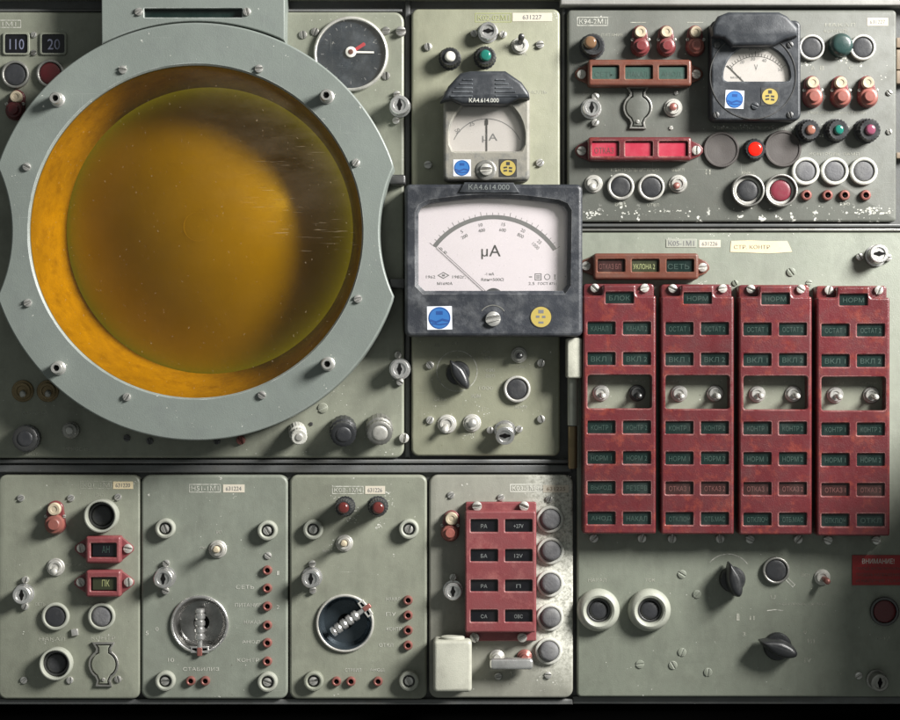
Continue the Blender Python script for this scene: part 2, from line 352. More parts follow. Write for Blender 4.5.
def inset(p, d):
    out = []; n = len(p)
    for i in range(n):
        a, b, c = Vector(p[i - 1]), Vector(p[i]), Vector(p[(i + 1) % n])
        e1, e2 = (b - a), (c - b)
        if e1.length < 1e-9 or e2.length < 1e-9: out.append(p[i]); continue
        e1.normalize(); e2.normalize()
        n1, n2 = Vector((-e1.y, e1.x)), Vector((-e2.y, e2.x))
        m = n1 + n2
        if m.length < 1e-6: out.append(p[i]); continue
        m.normalize(); k = d / max(0.35, m.dot(n1))
        out.append((b.x + m.x * k, b.y + m.y * k))
    return out
def inside(x, y, p):
    c = False
    for i in range(len(p)):
        x1, y1 = p[i - 1]; x2, y2 = p[i]
        if (y1 > y) != (y2 > y) and x < (x2 - x1) * (y - y1) / (y2 - y1) + x1: c = not c
    return c
def circ(r, n=32, cx=0, cy=0): return [(cx + r * cos(2 * pi * i / n), cy + r * sin(2 * pi * i / n)) for i in range(n)]
def rrect(x0, x1, y0, y1, r, seg=5):
    x0, x1 = min(x0, x1), max(x0, x1); y0, y1 = min(y0, y1), max(y0, y1)
    if r <= 0: return [(x0, y0), (x1, y0), (x1, y1), (x0, y1)]
    out = []
    for cx, cy, a0 in ((x1 - r, y1 - r, 0), (x0 + r, y1 - r, 90), (x0 + r, y0 + r, 180), (x1 - r, y0 + r, 270)):
        for k in range(seg + 1):
            a = radians(a0 + 90 * k / seg); out.append((cx + r * cos(a), cy + r * sin(a)))
    return out
def arc(r, a0, a1, n=24, cx=0, cy=0): return [(cx + r * cos(radians(a0 + (a1 - a0) * k / n)), cy + r * sin(radians(a0 + (a1 - a0) * k / n))) for k in range(n + 1)]

CACHE = {}
def cached(key, fn):
    if key not in CACHE: CACHE[key] = fn()
    return CACHE[key]

def text_mesh(body, w, h, mat):
    def make():
        cu = bpy.data.curves.new('letters', 'FONT'); cu.body = body; cu.size = 1.0
        cu.resolution_u = 3; cu.extrude = 0.012
        o = bpy.data.objects.new('letters', cu)
        me = bpy.data.meshes.new_from_object(o)
        bpy.data.objects.remove(o); bpy.data.curves.remove(cu)
        xs = [v.co.x for v in me.vertices]; ys = [v.co.y for v in me.vertices]
        x0, x1 = min(xs), max(xs); y0, y1 = min(ys), max(ys)
        sy = h * S / (y1 - y0); sx = w * S / (x1 - x0) if w else sy
        for v in me.vertices:
            v.co.x = (v.co.x - (x0 + x1) / 2) * sx; v.co.y = (v.co.y - (y0 + y1) / 2) * sy; v.co.z = (v.co.z + 0.012) * 0.006
        me.materials.clear(); me.materials.append(MATS[mat]); me.name = 'lettering'
        return me
    return cached(('text', body, w, h, mat), make)

# ---------------------------------------------------------------- things and parts
def flat(px, py, h):
    k = (DIST - h) / DIST
    return Vector(((px - 450) * k * S, (360 - py) * k * S, h * S))
def link(name, data, parent=None):
    o = bpy.data.objects.new(name, data); COL.objects.link(o)
    if parent is not None: o.parent = parent
    return o
class Thing:
    def __init__(s, name, label, cat, px, py, h=0.0, group=None):
        s.o = link(name, None); s.org = flat(px, py, h); s.px, s.py, s.h = px, py, h
        s.o.location = (s.org.x, -s.org.z, s.org.y); s.o.rotation_euler = (radians(90), 0, 0)
        s.o.empty_display_size = 0.02
        s.o['label'] = label; s.o['category'] = cat
        if group: s.o['group'] = group
    def part(s, name, me, px, py, h, rot=0, tilt=(0, 0)):
        o = link(name, me, s.o); o.location = flat(px, py, h) - s.org
        o.rotation_euler = (radians(tilt[0]), radians(tilt[1]), radians(rot))
        return o
def sub(parent, name, me, x=0, y=0, z=0, rot=0):
    o = link(name, me, parent); o.location = (x * S, y * S, z * S); o.rotation_euler = (0, 0, radians(rot))
    return o
def struct(name, me, loc=None):
    o = link(name, me); o['kind'] = 'structure'; o.rotation_euler = (radians(90), 0, 0)
    if loc: o.location = loc
    return o
def P(px0, px1, py0, py1, cx, cy):    # pixel box -> local box about (cx, cy)
    return px0 - cx, px1 - cx, cy - py1, cy - py0

# ---- small hardware
def half_head(mb, r, gap, z0, z1, bev):
    for sgn in (1, -1):
        a0 = math.asin(min(0.9, gap / 2 / r))
        pts = [(r * cos(a), sgn * r * sin(a)) for a in [a0 + (pi - 2 * a0) * k / 12 for k in range(13)]]
        mb.plate(pts, [], z0, z1, bev, segs=2)
def screw_me(r=4.0, h=2.2, mat='steel'):
    def make():
        mb = MB(); mb.lathe([(r, 0), (r, h * 0.35), (r * 0.98, h * 0.4)], 20)
        half_head(mb, r, r * 0.34, h * 0.3, h, min(r * 0.22, h * 0.4))
        return mb.mesh('screw', mat)
    return cached(('screw', r, h, mat), make)
def screw(t, px, py, r=4.0, h=2.2, mat='steel', base=0.0, name='screw', rot=None):
    return t.part(name, screw_me(r, h, mat), px, py, base, rot if rot is not None else random.uniform(0, 180))
def ring_me(ro, ri, h, mat, bev=1.0, n=36, depth=0.0):
    def make():
        return MB().lathe([(ro, 0), (ro, h - bev), (ro - bev * 0.3, h - bev * 0.3), (ro - bev, h), (ri + bev * 0.7, h), (ri + 0.2 * bev, h - bev * 0.3), (ri, h - bev), (ri, depth)], n, cap1=False).mesh('ring', mat)
    return cached(('ring', ro, ri, h, mat, bev, n, depth), make)
def dome_me(r, z0, z1, mat, bulge=0.35, n=28, knurl=0.0):
    def make():
        hgt = z1 - z0; e = hgt * bulge; prof = [(r, 0 if knurl else z0), (r, z1 - e)]
        if knurl: prof[0] = (r, z0)
        for k in range(1, 7):
            a = pi / 2 * k / 6; prof.append((r * (0.55 + 0.45 * cos(a)) if k < 6 else r * 0.5, z1 - e + e * sin(a)))
        prof += [(r * 0.25, z1 + e * 0.05), (0.01, z1 + e * 0.06)]
        return MB().lathe(prof, n, knurl=knurl, cap1=False).mesh('dome', mat)
    return cached(('dome', r, z0, z1, mat, bulge, n, knurl), make)
def disc_me(r, z0, z1, mat, n=32, bev=0.15):
    return cached(('disc', r, z0, z1, mat, n, bev), lambda: MB().lathe([(r, z0), (r, z1 - bev), (r - bev, z1)], n).mesh('disc', mat))

def button(t, px, py, ro=13, ri=10, ring='steel_light', cap='rubber', h=5, caph=4.2, base=0, name='push_button', off=(0, 0), bulge=0.3):
    o = t.part(name, ring_me(ro, ri, h, ring, bev=min(1.6, (ro - ri) * 0.45)), px, py, base)
    sub(o, 'cap', dome_me(ri - 0.25, 0.1, caph, cap, bulge), off[0], off[1], 0)
    return o
def guard_button(t, px, py, ro=16, ri=13, ring='ivory_ring', cap='rubber', inner='steel_dark', h=13, name='push_button'):
    o = t.part(name, ring_me(ro, ri, h, ring, bev=1.2), px, py, 0)
    sub(o, 'collar', ring_me(ri - 0.3, ri - 3.4, 3.5, inner, bev=0.6))
    sub(o, 'cap', dome_me(ri - 3.7, 0.1, 5.5, cap, 0.3))
    return o
def toggle(t, px, py, r=8.5, tip=(2, -3), mat='steel', lever='steel', base=0, length=15, nut='steel_light', tr=3.2):
    o = t.part('toggle_switch', cached(('tnut', r, nut), lambda: MB().lathe([(r, 0), (r, 1.4), (r - 0.8, 2.2), (r * 0.78, 2.2), (r * 0.78, 4.2), (r * 0.7, 5.0), (r * 0.5, 5.0), (r * 0.46, 4.0)], 12 * 3).mesh('nut', nut)), px, py, base)
    def lev():
        prof = [(tr * 0.62, 3), (tr * 0.7, 6), (tr, length * 0.8), (tr * 0.95, length * 0.93), (tr * 0.6, length), (0.01, length + 0.3)]
        mb = MB().lathe(prof, 16, cap1=False)
        return mb.xform(lambda x, y, z: (x + tip[0] * z / length, y + tip[1] * z / length, z)).mesh('lever', lever)
    sub(o, 'lever', cached(('lever', tr, tip, length, lever), lev))
    return o
def lock(t, px, py, r=9.5, h=16, screws=((0, 13), (0, -13)), rot=90, tilt=(0, 0), base=0, mat='chrome', hole_r=0.62):
    o = t.part('cam_lock', cached(('lock', r, h, mat), lambda: MB().lathe([(r + 1.2, 0), (r + 1.2, 1.5), (r * 0.96, 1.8), (r * 0.96, h - 3), (r, h - 2.6), (r, h - 0.8), (r - 0.8, h), (r * 0.66, h), (r * 0.62, h - 1.2), (0.01, h - 1.2)], 32, cap1=False).mesh('lock', mat)), px, py, base, tilt=tilt)
    def slot():
        mb = MB(); pts = []
        for a in range(0, 360, 12):
            c = abs(cos(radians(a))); rr = r * (0.27 + 0.34 * c ** 14); pts.append((rr * cos(radians(a)), rr * sin(radians(a))))
        return mb.plate(pts, [], h - 1.3, h - 0.75, 0.1, segs=1).mesh('keyhole', 'cavity')
    sub(o, 'keyhole', cached(('slot', r, h), slot), rot=rot)
    for dx, dy in screws:
        screw(t, px + dx, py - dy, 3.6, 4.5, 'steel', base, 'lock_screw')
    return o
def captive(t, px, py, r=10, mat='ivory_ring', h=9):
    o = t.part('captive_screw', ring_me(r, r * 0.6, h, mat, bev=2.2), px, py, 0)
    sub(o, 'well', disc_me(r * 0.61, 0, h * 0.35, 'steel_dark'))
    sub(o, 'screw_head', screw_me(r * 0.44, h * 0.5, 'steel'), z=h * 0.3, rot=random.uniform(0, 180))
def pin_socket(t, px, py, r=4.8, mat='copper_red'):
    o = t.part('pin_socket', cached(('pin', r, mat), lambda: MB().lathe([(r, 0), (r, 3.2), (r * 0.85, 4.6), (r * 0.62, 4.8), (r * 0.5, 4.2), (r * 0.48, 1)], 18, cap1=False).mesh('socket', mat)), px, py, 0)
    sub(o, 'contact', cached(('contact', r), lambda: MB().lathe([(r * 0.47, 0), (r * 0.47, 1.4)], 12).lathe([(r * 0.18, 1.4), (r * 0.18, 3.4)], 8, r * 0.1, -r * 0.12).mesh('contact', 'cavity')))
def jewel(t, px, py, r=10, jr=6, mat='jewel_green', body='black_plastic', h=11, off=(0, 0), tilt=(0, 0), knurl=0.7):
    o = t.part('indicator_lamp', cached(('lampbody', r, jr, h, body, knurl), lambda: MB().lathe([(r + 1.5, 0), (r + 1.5, 1.2), (r, 1.6), (r, h - 2), (r * 0.88, h), (jr + 0.4, h), (jr, h - 1)], 40, knurl=knurl).mesh('lamp_body', body)), px, py, 0, tilt=tilt)
    sub(o, 'lens', dome_me(jr, h - 1.2, h + jr * 0.65, mat, 0.8), off[0], off[1])
    return o
def fuse_lamp(t, px, py, mat='lamp_red', cap='lamp_red', r=9.0, dy=14, dx=0, br=6.2):
    # red lamp holder with a cream push cap above it; px, py is the centre of the red dome
    def base():
        mb = MB(); pts = []
        for a in range(0, 180, 12): pts.append(((br + 1.6) * cos(radians(a)) + dx, (br + 1.6) * sin(radians(a)) + dy))
        for a in range(180, 360, 12): pts.append(((r + 0.8) * cos(radians(a)), (r + 0.8) * sin(radians(a))))
        return mb.plate(pts, [], 0, 5, 1.2).mesh('holder', mat)
    o = t.part('lamp_holder', cached(('fbase', r, dy, dx, br, mat), base), px, py, 0)
    sub(o, 'dome', cached(('fdome', r, cap), lambda: MB().lathe([(r, 4), (r, 8), (r * 0.86, 10.5), (r * 0.62, 11.2), (r * 0.6, 13.5), (r * 0.5, 14.4), (0.01, 14.6)], 14, cap1=False).mesh('dome', cap)))
    sub(o, 'press_cap', cached(('fcap', br), lambda: MB().lathe([(br, 4), (br, 10), (br * 0.86, 11.4), (br * 0.5, 11.2), (br * 0.42, 10.6), (0.01, 10.6)], 24, cap1=False).mesh('cap', 'cream')), dx, dy)
    for sx in (-1, 1): sub(o, 'screw', screw_me(1.7, 1.6, 'steel_light'), sx * r * 0.92, dy * 0.5, 4.2, rot=random.uniform(0, 180))
def pointer_knob(t, px, py, rot, L=17, r=13, h=20, mat='black_plastic', back=0.9):
    o = t.part('rotary_knob', cached(('pk', r), lambda: MB().lathe([(r, 0), (r, 4), (r * 0.9, 6.5), (r * 0.7, 7.2)], 36).mesh('skirt', mat)), px, py, 0, rot)
    def wing():
        def out(k):
            pts = []
            for a in range(0, 360, 8):
                c, s_ = cos(radians(a)), sin(radians(a))
                x = L * c if c > 0 else L * back * c
                w = r * 0.62 * (1 - 0.62 * max(0, c) ** 1.5)
                pts.append((x * (0.6 + 0.4 * k), s_ * w * k))
            return pts
        loops = [[(x, y, 5) for x, y in out(1.0)], [(x, y, h * 0.6) for x, y in out(0.93)], [(x, y, h * 0.88) for x, y in out(0.82)], [(x, y, h * 0.97) for x, y in out(0.6)], [(x, y, h) for x, y in out(0.3)]]
        return MB().loft(loops).mesh('grip', mat, 50)
    sub(o, 'grip', cached(('wing', L, r, h, back), wing))
    sub(o, 'index_line', MB().box(L * 0.25, L * 0.72, -0.5, 0.5, h * 0.80, h * 0.985, 0.2).mesh('index_line', 'ink_pale'))
    return o
def cyl_knob(t, px, py, r, h, body, cap, tilt=(0, 0), capr=0.62, name='knob'):
    o = t.part(name, cached(('ck', r, h, body), lambda: MB().lathe([(r * 1.05, 0), (r * 1.05, h * 0.55), (r * 0.82, h * 0.62), (r * 0.82, h * 0.7), (r * 0.98, h * 0.74), (r * 0.98, h - 1), (r * 0.85, h), (r * capr, h), (r * capr, h - 2.5)], 36, knurl=r * 0.045).mesh('body', body)), px, py, 0, tilt=tilt)
    sub(o, 'end_cap', dome_me(r * capr, h - 1.6, h + 1.2, cap, 0.6))
    return o
def keyhole_cover(t, px, py, r=11, neck=5, H=17, mat='sage'):
    a0 = math.degrees(math.acos(neck / r))
    right = [(neck + 1.5, H), (neck, H - 2.5), (neck, r * sin(radians(a0)) + 1.0)] + arc(r, a0, -a0 + 8, 16) + [(neck - 1, -H + 3), (neck - 0.2, -H)]
    shape = right + [(-x, y) for x, y in right[::-1]]
    o = t.part('socket_cover', MB().plate(shape, [], 0, 2.6, 0.8).mesh('cover', mat), px, py, 0)
    sh = ccw(shape)
    sub(o, 'rim', MB().plate(inset(sh, -3.2), [inset(sh, -1.3)], 0, 3.2, 0.7).mesh('rim', 'steel_dull'))
    sub(o, 'pivot', screw_me(1.8, 1.4, 'steel_light'), 0, -H + 4, 2.4)
def note(t, s, px, py, w, h, mat='engraving', z=0.12, name='lettering', rot=0):
    return t.part(name, text_mesh(s, w, h, mat), px, py, z, rot)
def frame_line(t, x0, x1, y0, y1, th=0.8, mat='engraving', name='nameplate_border', z=0.15, px=None):
    cx, cy = (x0 + x1) / 2, (y0 + y1) / 2
    a, b_, c, d = P(x0, x1, y0, y1, cx, cy)
    return t.part(name, MB().plate(rrect(a, b_, c, d, 0.4, 2), [rrect(a + th, b_ - th, c + th, d - th, 0.2, 2)], 0, z, 0.02, segs=1).mesh('border', mat), cx, cy, 0.02)
def nameplate(t, s, x0, x1, y0, y1, ink='engraving', plate=None):
    cx, cy = (x0 + x1) / 2, (y0 + y1) / 2
    if plate:
        a, b_, c, d = P(x0, x1, y0, y1, cx, cy)
        o = t.part('nameplate', MB().plate(rrect(a, b_, c, d, 0.5, 2), [], 0, 0.5, 0.2, segs=1).mesh('nameplate', plate), cx, cy, 0.02)
        sub(o, 'lettering', text_mesh(s, (x1 - x0) * 0.84, (y1 - y0) * 0.6, ink), z=0.52)
    else:
        frame_line(t, x0, x1, y0, y1, mat=ink)
        note(t, s, cx, cy, (x1 - x0) * 0.86, (y1 - y0) * 0.58, ink)
def tape_label(t, s, x0, x1, y0, y1, mat='tape_white', ink='print_grey', rot=0, name='number_tape'):
    cx, cy = (x0 + x1) / 2, (y0 + y1) / 2
    a, b_, c, d = P(x0, x1, y0, y1, cx, cy)
    o = t.part(name, MB().plate([(a, c), (b_, c), (b_, d), (a, d)], [], 0, 0.3, 0.1, segs=1).mesh('tape', mat), cx, cy, 0.02, rot)
    if s: sub(o, 'lettering', text_mesh(s, (x1 - x0) * (0.72 if x1 - x0 < 30 else 0.48), (y1 - y0) * 0.52, ink), z=0.32)
    return o
def sticker(t, px, py, w, h, base, kind, rot=0, sq='sticker_white', par=None):
    r = min(w, h) / 2 * 0.94
    o = t.part('sticker', MB().plate(rrect(-w / 2, w / 2, -h / 2, h / 2, 0.4, 2), [], 0, 0.3, 0.1, segs=1).mesh('sticker', sq), px, py, base, rot)
    d = sub(o, 'disc', MB().lathe([(r, 0.3), (r, 0.5)], 32).mesh('disc', 'sticker_' + kind))
    if kind == 'blue':
        mb = MB().box(-r * 0.30, r * 0.30, r * 0.30, r * 0.62, 0.5, 0.6).ribbon([(-r * 0.85, -r * 0.2), (-r * 0.3, -r * 0.38), (r * 0.25, -r * 0.15), (r * 0.85, -r * 0.3)], r * 0.2, 0.5, 0.6)
        mb.ribbon([(-r * 0.7, -r * 0.5), (0, -r * 0.6), (r * 0.7, -r * 0.52)], r * 0.14, 0.5, 0.6)
        mb.plate(inset(circ(r * 0.97, 32), 0), [circ(r * 0.90, 32)], 0.5, 0.6, 0)
        sub(o, 'emblem', mb.mesh('emblem', 'sticker_navy'))
    else:
        mb = MB().box(-r * 0.22, r * 0.22, r * 0.32, r * 0.72, 0.5, 0.6)
        for yy in (0.02, -0.36): mb.ribbon([(-r * 0.55, r * yy), (-r * 0.1, r * (yy + 0.06))], r * 0.2, 0.5, 0.6); mb.ribbon([(r * 0.1, r * yy), (r * 0.5, r * (yy - 0.05))], r * 0.22, 0.5, 0.6)
        mb.plate(circ(r * 1.0, 32), [circ(r * 0.93, 32)], 0.5, 0.6, 0)
        sub(o, 'emblem', mb.mesh('emblem', 'print_black'))
    return o
def deco(t, items, mat='engraving_faint'):
    for s, px, py, w, h in items: note(t, s, px, py, w, h, mat)

# ================================================================ the setting: rack behind the units, black band slab, added shade block
rk = MB().plate([(-640, -346), (560, -346), (560, 520), (-640, 520)],
                [circ(174, 64, 194 - 450, 360 - 231), circ(30, 32, 200 - 450, 360 - 624), circ(30, 32, 345 - 450, 360 - 623)], -40, -14, 0.5)
struct('equipment_rack', rk.mesh('rack', 'rack'))
def rail(x0, x1, y0, y1, z0, z1, mat='rack', bev=1.5):
    struct('rack_rail', MB().plate([(x0 - 450, 360 - y1), (x1 - 450, 360 - y1), (x1 - 450, 360 - y0), (x0 - 450, 360 - y0)], [], z0, z1, bev).mesh('rail', mat))
rail(-120, 575, 459.5, 463.5, -14, -3)
rail(-120, 572, 465.0, 473.0, -14, -6)
rail(405.0, 410.0, -40, 458, -14, -8)
rail(566, 1010, 223.5, 227.0, -14, -2)
rail(566, 1010, 228.2, 231.0, -14, -4, 'steel_dull', 0.8)
rail(-120, 573, 700.0, 705.6, -14, -6)
rail(573, 1010, 697.8, 705.6, -14, -9)
rail(-120, 402, 8.0, 10.8, -14, -6)
rail(562.5, 566, -40, 186, -14, -10)
rail(-120, 565, -40, -1.0, -14, 6, 'sage')
rail(560, 1010, -40, 6.0, -14, 4, 'pale_strip', 2.0)
struct('black_band', MB().plate([(-640, -640), (720, -640), (720, -346.3), (-640, -346.3)], [], -60, -20, 1).mesh('black_band', 'black_void'))  # black slab added to stand for the dark band below the rack
# unseen block added beyond the frame to shade the right-hand unit's lower end
struct('added_shade_block', MB().plate([(575, -640), (1000, -640), (1000, 5), (575, 5)], [], -60, 228, 6).mesh('console', 'sage_dark'))

# ================================================================ unit plates
def unit(label, px0, px1, py0, py1, r, mat, holes=(), group='drawer units of the console', z0=-14.0):
    cx, cy = (px0 + px1) / 2, (py0 + py1) / 2
    t = Thing('control_unit', label, 'control unit', cx, py1, 0, group)
    a, b_, c, d = P(px0, px1, py0, py1, cx, cy)
    hs = [circ(rr, 48, hx - cx, cy - hy) for hx, hy, rr in holes]
    t.plate = t.part('front_plate', MB().plate(rrect(a, b_, c, d, r, 6), hs, z0, 0, 2.4, hbev=0.4).mesh('plate', mat), cx, cy, 0)
    return t

# ---------------------------------------------------------------- 1: radar unit
u1 = unit('large sage unit carrying the round amber radar display', -90, 404, 12, 458, 10, 'sage', [(194, 231, 172)])
frame_line(u1, -30, 21, 20, 28)
note(u1, 'КО3-1М1', -2, 24, 36, 4.4)
for x0, x1, s in ((4, 29, '110'), (41, 66, '20')):
    cx, cy = (x0 + x1) / 2, 44
    o = u1.part('counter_window', MB().plate(rrect(-13.5, 13.5, -11.3, 11.3, 3), [rrect(-11.5, 11.5, -9.5, 9.5, 2.2)], 0, 2.2, 0.7).mesh('frame', 'sage'), cx, cy, 0)
    sub(o, 'pane', MB().plate(rrect(-11.6, 11.6, -9.6, 9.6, 2.2), [], 0, 0.8, 0.1, segs=1).mesh('pane', 'pane_black'))
    sub(o, 'digits', text_mesh(s, 14.5 if s == '110' else 12.5, 10.5, 'digit_blue'), 0.5, -0.5, 0.85)
screw(u1, 34, 35, 3); screw(u1, 34, 53, 3, mat='steel_dull')
button(u1, 16, 75, 14, 11.2, 'steel_dull', 'rubber'); button(u1, 51, 74, 14, 11.2, 'steel_dull', 'cap_red')
fuse_lamp(u1, 16, 111, 'cap_red', 'cap_red', dy=13, dx=2, br=6)
for x, y in ((303, 35), (315, 32), (386, 31), (386, 76)): screw(u1, x, y, 4.2, 1.6, 'steel_dull')
screw(u1, 401, 32, 5, 6, 'steel'); screw(u1, 404, 438, 5, 5, 'steel_light')
lock(u1, 400, 107, 9.5, 18, ((-3, 12), (-4, -14))); lock(u1, 400, 369, 9.5, 18, ((-2, 14), (0, -13)))
for y in (181, 284): u1.part('hinge_lug', MB().plate(rrect(-8, 9, -5, 5, 2.6), [], 0, 16, 2).mesh('lug', 'steel_dark'), 397, y, 0)
for x in (23, 48): toggle(u1, x, 391, 11, (3, -3), nut='brass', lever='steel_dull', length=16, tr=3.4)
cyl_knob(u1, 28, 438, 13, 16, 'steel_dark', 'rubber'); cyl_knob(u1, 72, 430, 8, 14, 'steel_dull', 'steel', capr=0.5, name='binding_post')
cyl_knob(u1, 297, 430, 8.5, 26, 'white_paint', 'steel_light', (14, 9), 0.5, 'binding_post')
cyl_knob(u1, 343, 428, 13, 24, 'black_plastic', 'rubber', (14, 4)); cyl_knob(u1, 379, 426, 13, 24, 'steel_dull', 'steel_light', (16, 4))
screw(u1, 323, 408, 5, 1.4, 'sage'); screw(u1, 311, 424, 2, 1, 'steel_dark'); screw(u1, 241, 440, 4.5, 4, 'copper_red')
for x, y in ((127, 438), (150, 441), (217, 441)): screw(u1, x, y, 3.4, 2, 'steel_dark')
deco(u1, [('ЯРКОСТЬ', 77, 449, 26, 3.6), ('ФОКУС', 30, 454, 18, 3.2), ('МАСШТАБ', 35, 413, 26, 3)])

# radar display: bezel, hood, amber filter, tube
rd = Thing('radar_display', 'round amber radar screen in a grey scalloped bezel with a slotted hood', 'radar screen', 194, 231, 0)
BH = 48.0
kb = (DIST - BH) / DIST
RO, RI = 209 * kb, 166.5 * kb
out = []
for i in range(240):
    a = 2 * pi * i / 240; r = RO
    for sx in (1, -1):
        cxs, R = sx * (184 + 153) * kb, 153 * kb
        dx, dy = cos(a), sin(a); bq = dx * cxs; cq = cxs * cxs + (2 * kb) ** 2 - R * R
        disc = bq * bq - cq
        if bq > 0 and disc > 0:
            tt = bq - math.sqrt(disc)
            if tt > 0: r = min(r, tt)
    out.append((r * cos(a), r * sin(a)))
inn = circ(RI, 160)
bez = rd.part('bezel', MB().plate(out, [inn], 4, BH, 1.6, hbev=1.6, hz0=BH - 9).mesh('bezel', 'bezel_grey'), 195.5, 231.5, 0)
bez.location = flat(195.5, 231.5, BH) - rd.org - Vector((0, 0, BH * S))
for px, py in ((123, 70), (259, 69), (27, 167), (356, 163), (28, 303), (358, 299), (127, 397), (262, 395)):
    screw(rd, px, py, 4, 3, 'steel', BH)
for px, py in ((58, 100), (327, 97), (59, 368), (328, 364)):
    o = rd.part('clamp_stud', cached('stud', lambda: MB().lathe([(7, 0), (7, 1.5), (6, 2), (6, 13), (5, 15), (3.2, 15), (2.9, 12)], 24).mesh('stud', 'steel')), px, py, BH)
    sub(o, 'socket', cached('studsock', lambda: MB().lathe([(2.9, 12), (2.9, 12.4)], 6).mesh('socket', 'cavity')))
# hood: plate above the ring with a circular lower edge
hc = (193, 14); HH = 40.0
pts = [(-90, 60), (-90, -58)]
cy0 = -213.7
for k in range(41):
    x = -89.5 + 179 * k / 40; pts.append((x, cy0 + math.sqrt(206.6 ** 2 - (x - 3.5) ** 2)))
pts += [(90, -58), (90, 60)]
pts = [(x, max(y, -60)) for x, y in pts]
pts = [pts[0]] + pts[2:-2] + [pts[-1]]
slot = rrect(-48, 48, -3.5, 5.5, 0.5, 2)
hd = rd.part('hood', MB().plate(pts, [slot], -10, HH, 1.2, hbev=0.5, hz0=HH - 8).mesh('hood', 'bezel_grey'), *hc, 0)
hd.location = flat(hc[0], hc[1], HH) - rd.org - Vector((0, 0, HH * S))
sub(hd, 'slot_window', MB().box(-48.2, 48.2, -3.7, 5.7, HH - 9, HH - 6).mesh('slot_window', 'pane_green'))
for px in (139, 247): screw(rd, px, 12, 4, 2.4, 'steel', HH)
# tube: cone wall and convex face
wall_prof = []
def tube():
    mb = MB(); prof = [(RI + 1.5, 42), (RI + 0.5, 36), (164, 22), (157, -2), (150, -27), (148, -33), (147.5, -37), (146, -40)]
    mb.lathe(prof, 128, cap1=False)      # the tube sits slightly up and to the right of the opening
    return mb.xform(lambda x, y, z: (x + 4.5 * (40 - z) / 80, y + 6.5 * (40 - z) / 80, z)).mesh('tube_wall', 'tube_wall', 50)
w = rd.part('tube_wall', tube(), 194, 231, 0)
w.location = flat(194.5, 231.5, BH) - rd.org - Vector((0, 0, BH * S))
fc = rd.part('screen', MB().lathe([(147.5 * cos(pi / 2 * k / 20), -42 + 66 * (1 - cos(pi / 2 * k / 20) ** 2)) for k in range(0, 21)], 96, cap0=True, cap1=False).mesh('screen', 'phosphor', 60), 194, 231, 0)
fc.location = w.location + Vector((4.5 * S, 6.5 * S, 0))
sub(fc, 'centre_ring', MB().lathe([(14.5, 21), (14.5, 23.75), (14.15, 23.75), (14.15, 21)], 48, cap1=False).mesh('ring', 'cream'), -4, 0)
sub(fc, 'centre_dot', MB().lathe([(0.8, 23.6), (0.8, 24.3)], 12).mesh('dot', 'cream'), -4, 0)
gl = rd.part('amber_filter', MB().lathe([(RI + 1.8, BH - 7.5), (RI + 1.8, BH - 6), (0.01, BH - 6)], 128, cap1=False).mesh('filter', 'amber_glass'), 194, 231, 0)
gl.location = w.location

# gauge with two hands, upper right of the radar unit
gz = Thing('dial_gauge', 'round dark gauge with a white and a red hand beside the radar bezel', 'gauge', 351, 54, 0)
gz.part('rim', MB().lathe([(37.5, 0), (37.5, 4), (36.6, 5.2), (35.4, 5.6), (34.4, 5), (34.2, 1.5)], 72, cap1=False).mesh('rim', 'steel_light'), 351, 54.5, 0)
gz.part('face', MB().lathe([(34.4, 0.5), (34.4, 1.6)], 64).mesh('face', 'gauge_face'), 351, 54.5, 0)
for k in range(24):
    a = 2 * pi * k / 24
    if k % 2 == 0: gz.part('tick', cached('gtick', lambda: MB().box(27, 30, -0.4, 0.4, 1.6, 1.75).mesh('tick', 'print_grey')), 351, 54.5, 0, math.degrees(a))
gz.part('red_hand', MB().plate([(2, -1.5), (16, -1.8), (17, 0), (16, 1.8), (2, 1.5)], [], 1.8, 2.4, 0.1, segs=1).mesh('hand', 'needle_red'), 351, 53, 0, 33)
wh = gz.part('white_hand', MB().plate([(3, -1), (23, -0.9), (23, 0.9), (3, 1)], [], 2.5, 3.1, 0.1, segs=1).mesh('hand', 'needle_white'), 351, 52.5, 0, -1)
sub(wh, 'hub', MB().lathe([(5.4, 2.4), (5.4, 3.6), (4.8, 4)], 28).mesh('hub', 'needle_white'))
sub(wh, 'pin', MB().lathe([(2.6, 3.9), (2.6, 4.4), (1.6, 4.8)], 18).mesh('pin', 'bakelite_brown'))
gz.part('glass', MB().lathe([(34.6, 4.2), (34.4, 4.8), (0.01, 5.0)], 64, cap1=False).mesh('glass', 'meter_glass'), 351, 54.5, 0)

# ---------------------------------------------------------------- 2: narrow middle unit
u2 = unit('narrow pale green unit between radar and red blocks, carrying two microammeters', 411.5, 560, 9, 456, 7, 'sage_pale')
nameplate(u2, 'К02-02М1', 475, 511.5, 13, 22.5, 'ink_lime', None)
tape_label(u2, '631227', 512.5, 552, 13, 21.5)
lock(u2, 488, 33, 9, 14, ((-14, -1), (15, -2)), rot=0)
jewel(u2, 450, 59, 10, 5.5, 'jewel_white', h=15); jewel(u2, 485, 58, 10, 6, 'jewel_green', h=15)
toggle(u2, 520, 46, 8.5, (1, 8), lever='steel_dark', length=14)
for x, y in ((428, 47), (540, 45), (428, 165), (540, 163), (430, 365), (541, 363), (430, 420), (541, 419)): screw(u2, x, y, 4, 3)
pointer_knob(u2, 458, 373, -58 + 180, L=15, r=12, h=20, back=1.25)
u2.part('scale_ring', MB().plate(circ(20.6, 48), [circ(19.8, 48)], 0, 0.15, 0).mesh('ring', 'engraving'), 457, 371, 0.02)
toggle(u2, 519, 355, 8, (0, -1), lever='steel_dark', length=13)
button(u2, 517, 389, 13.5, 10.6, 'steel_light', 'rubber')
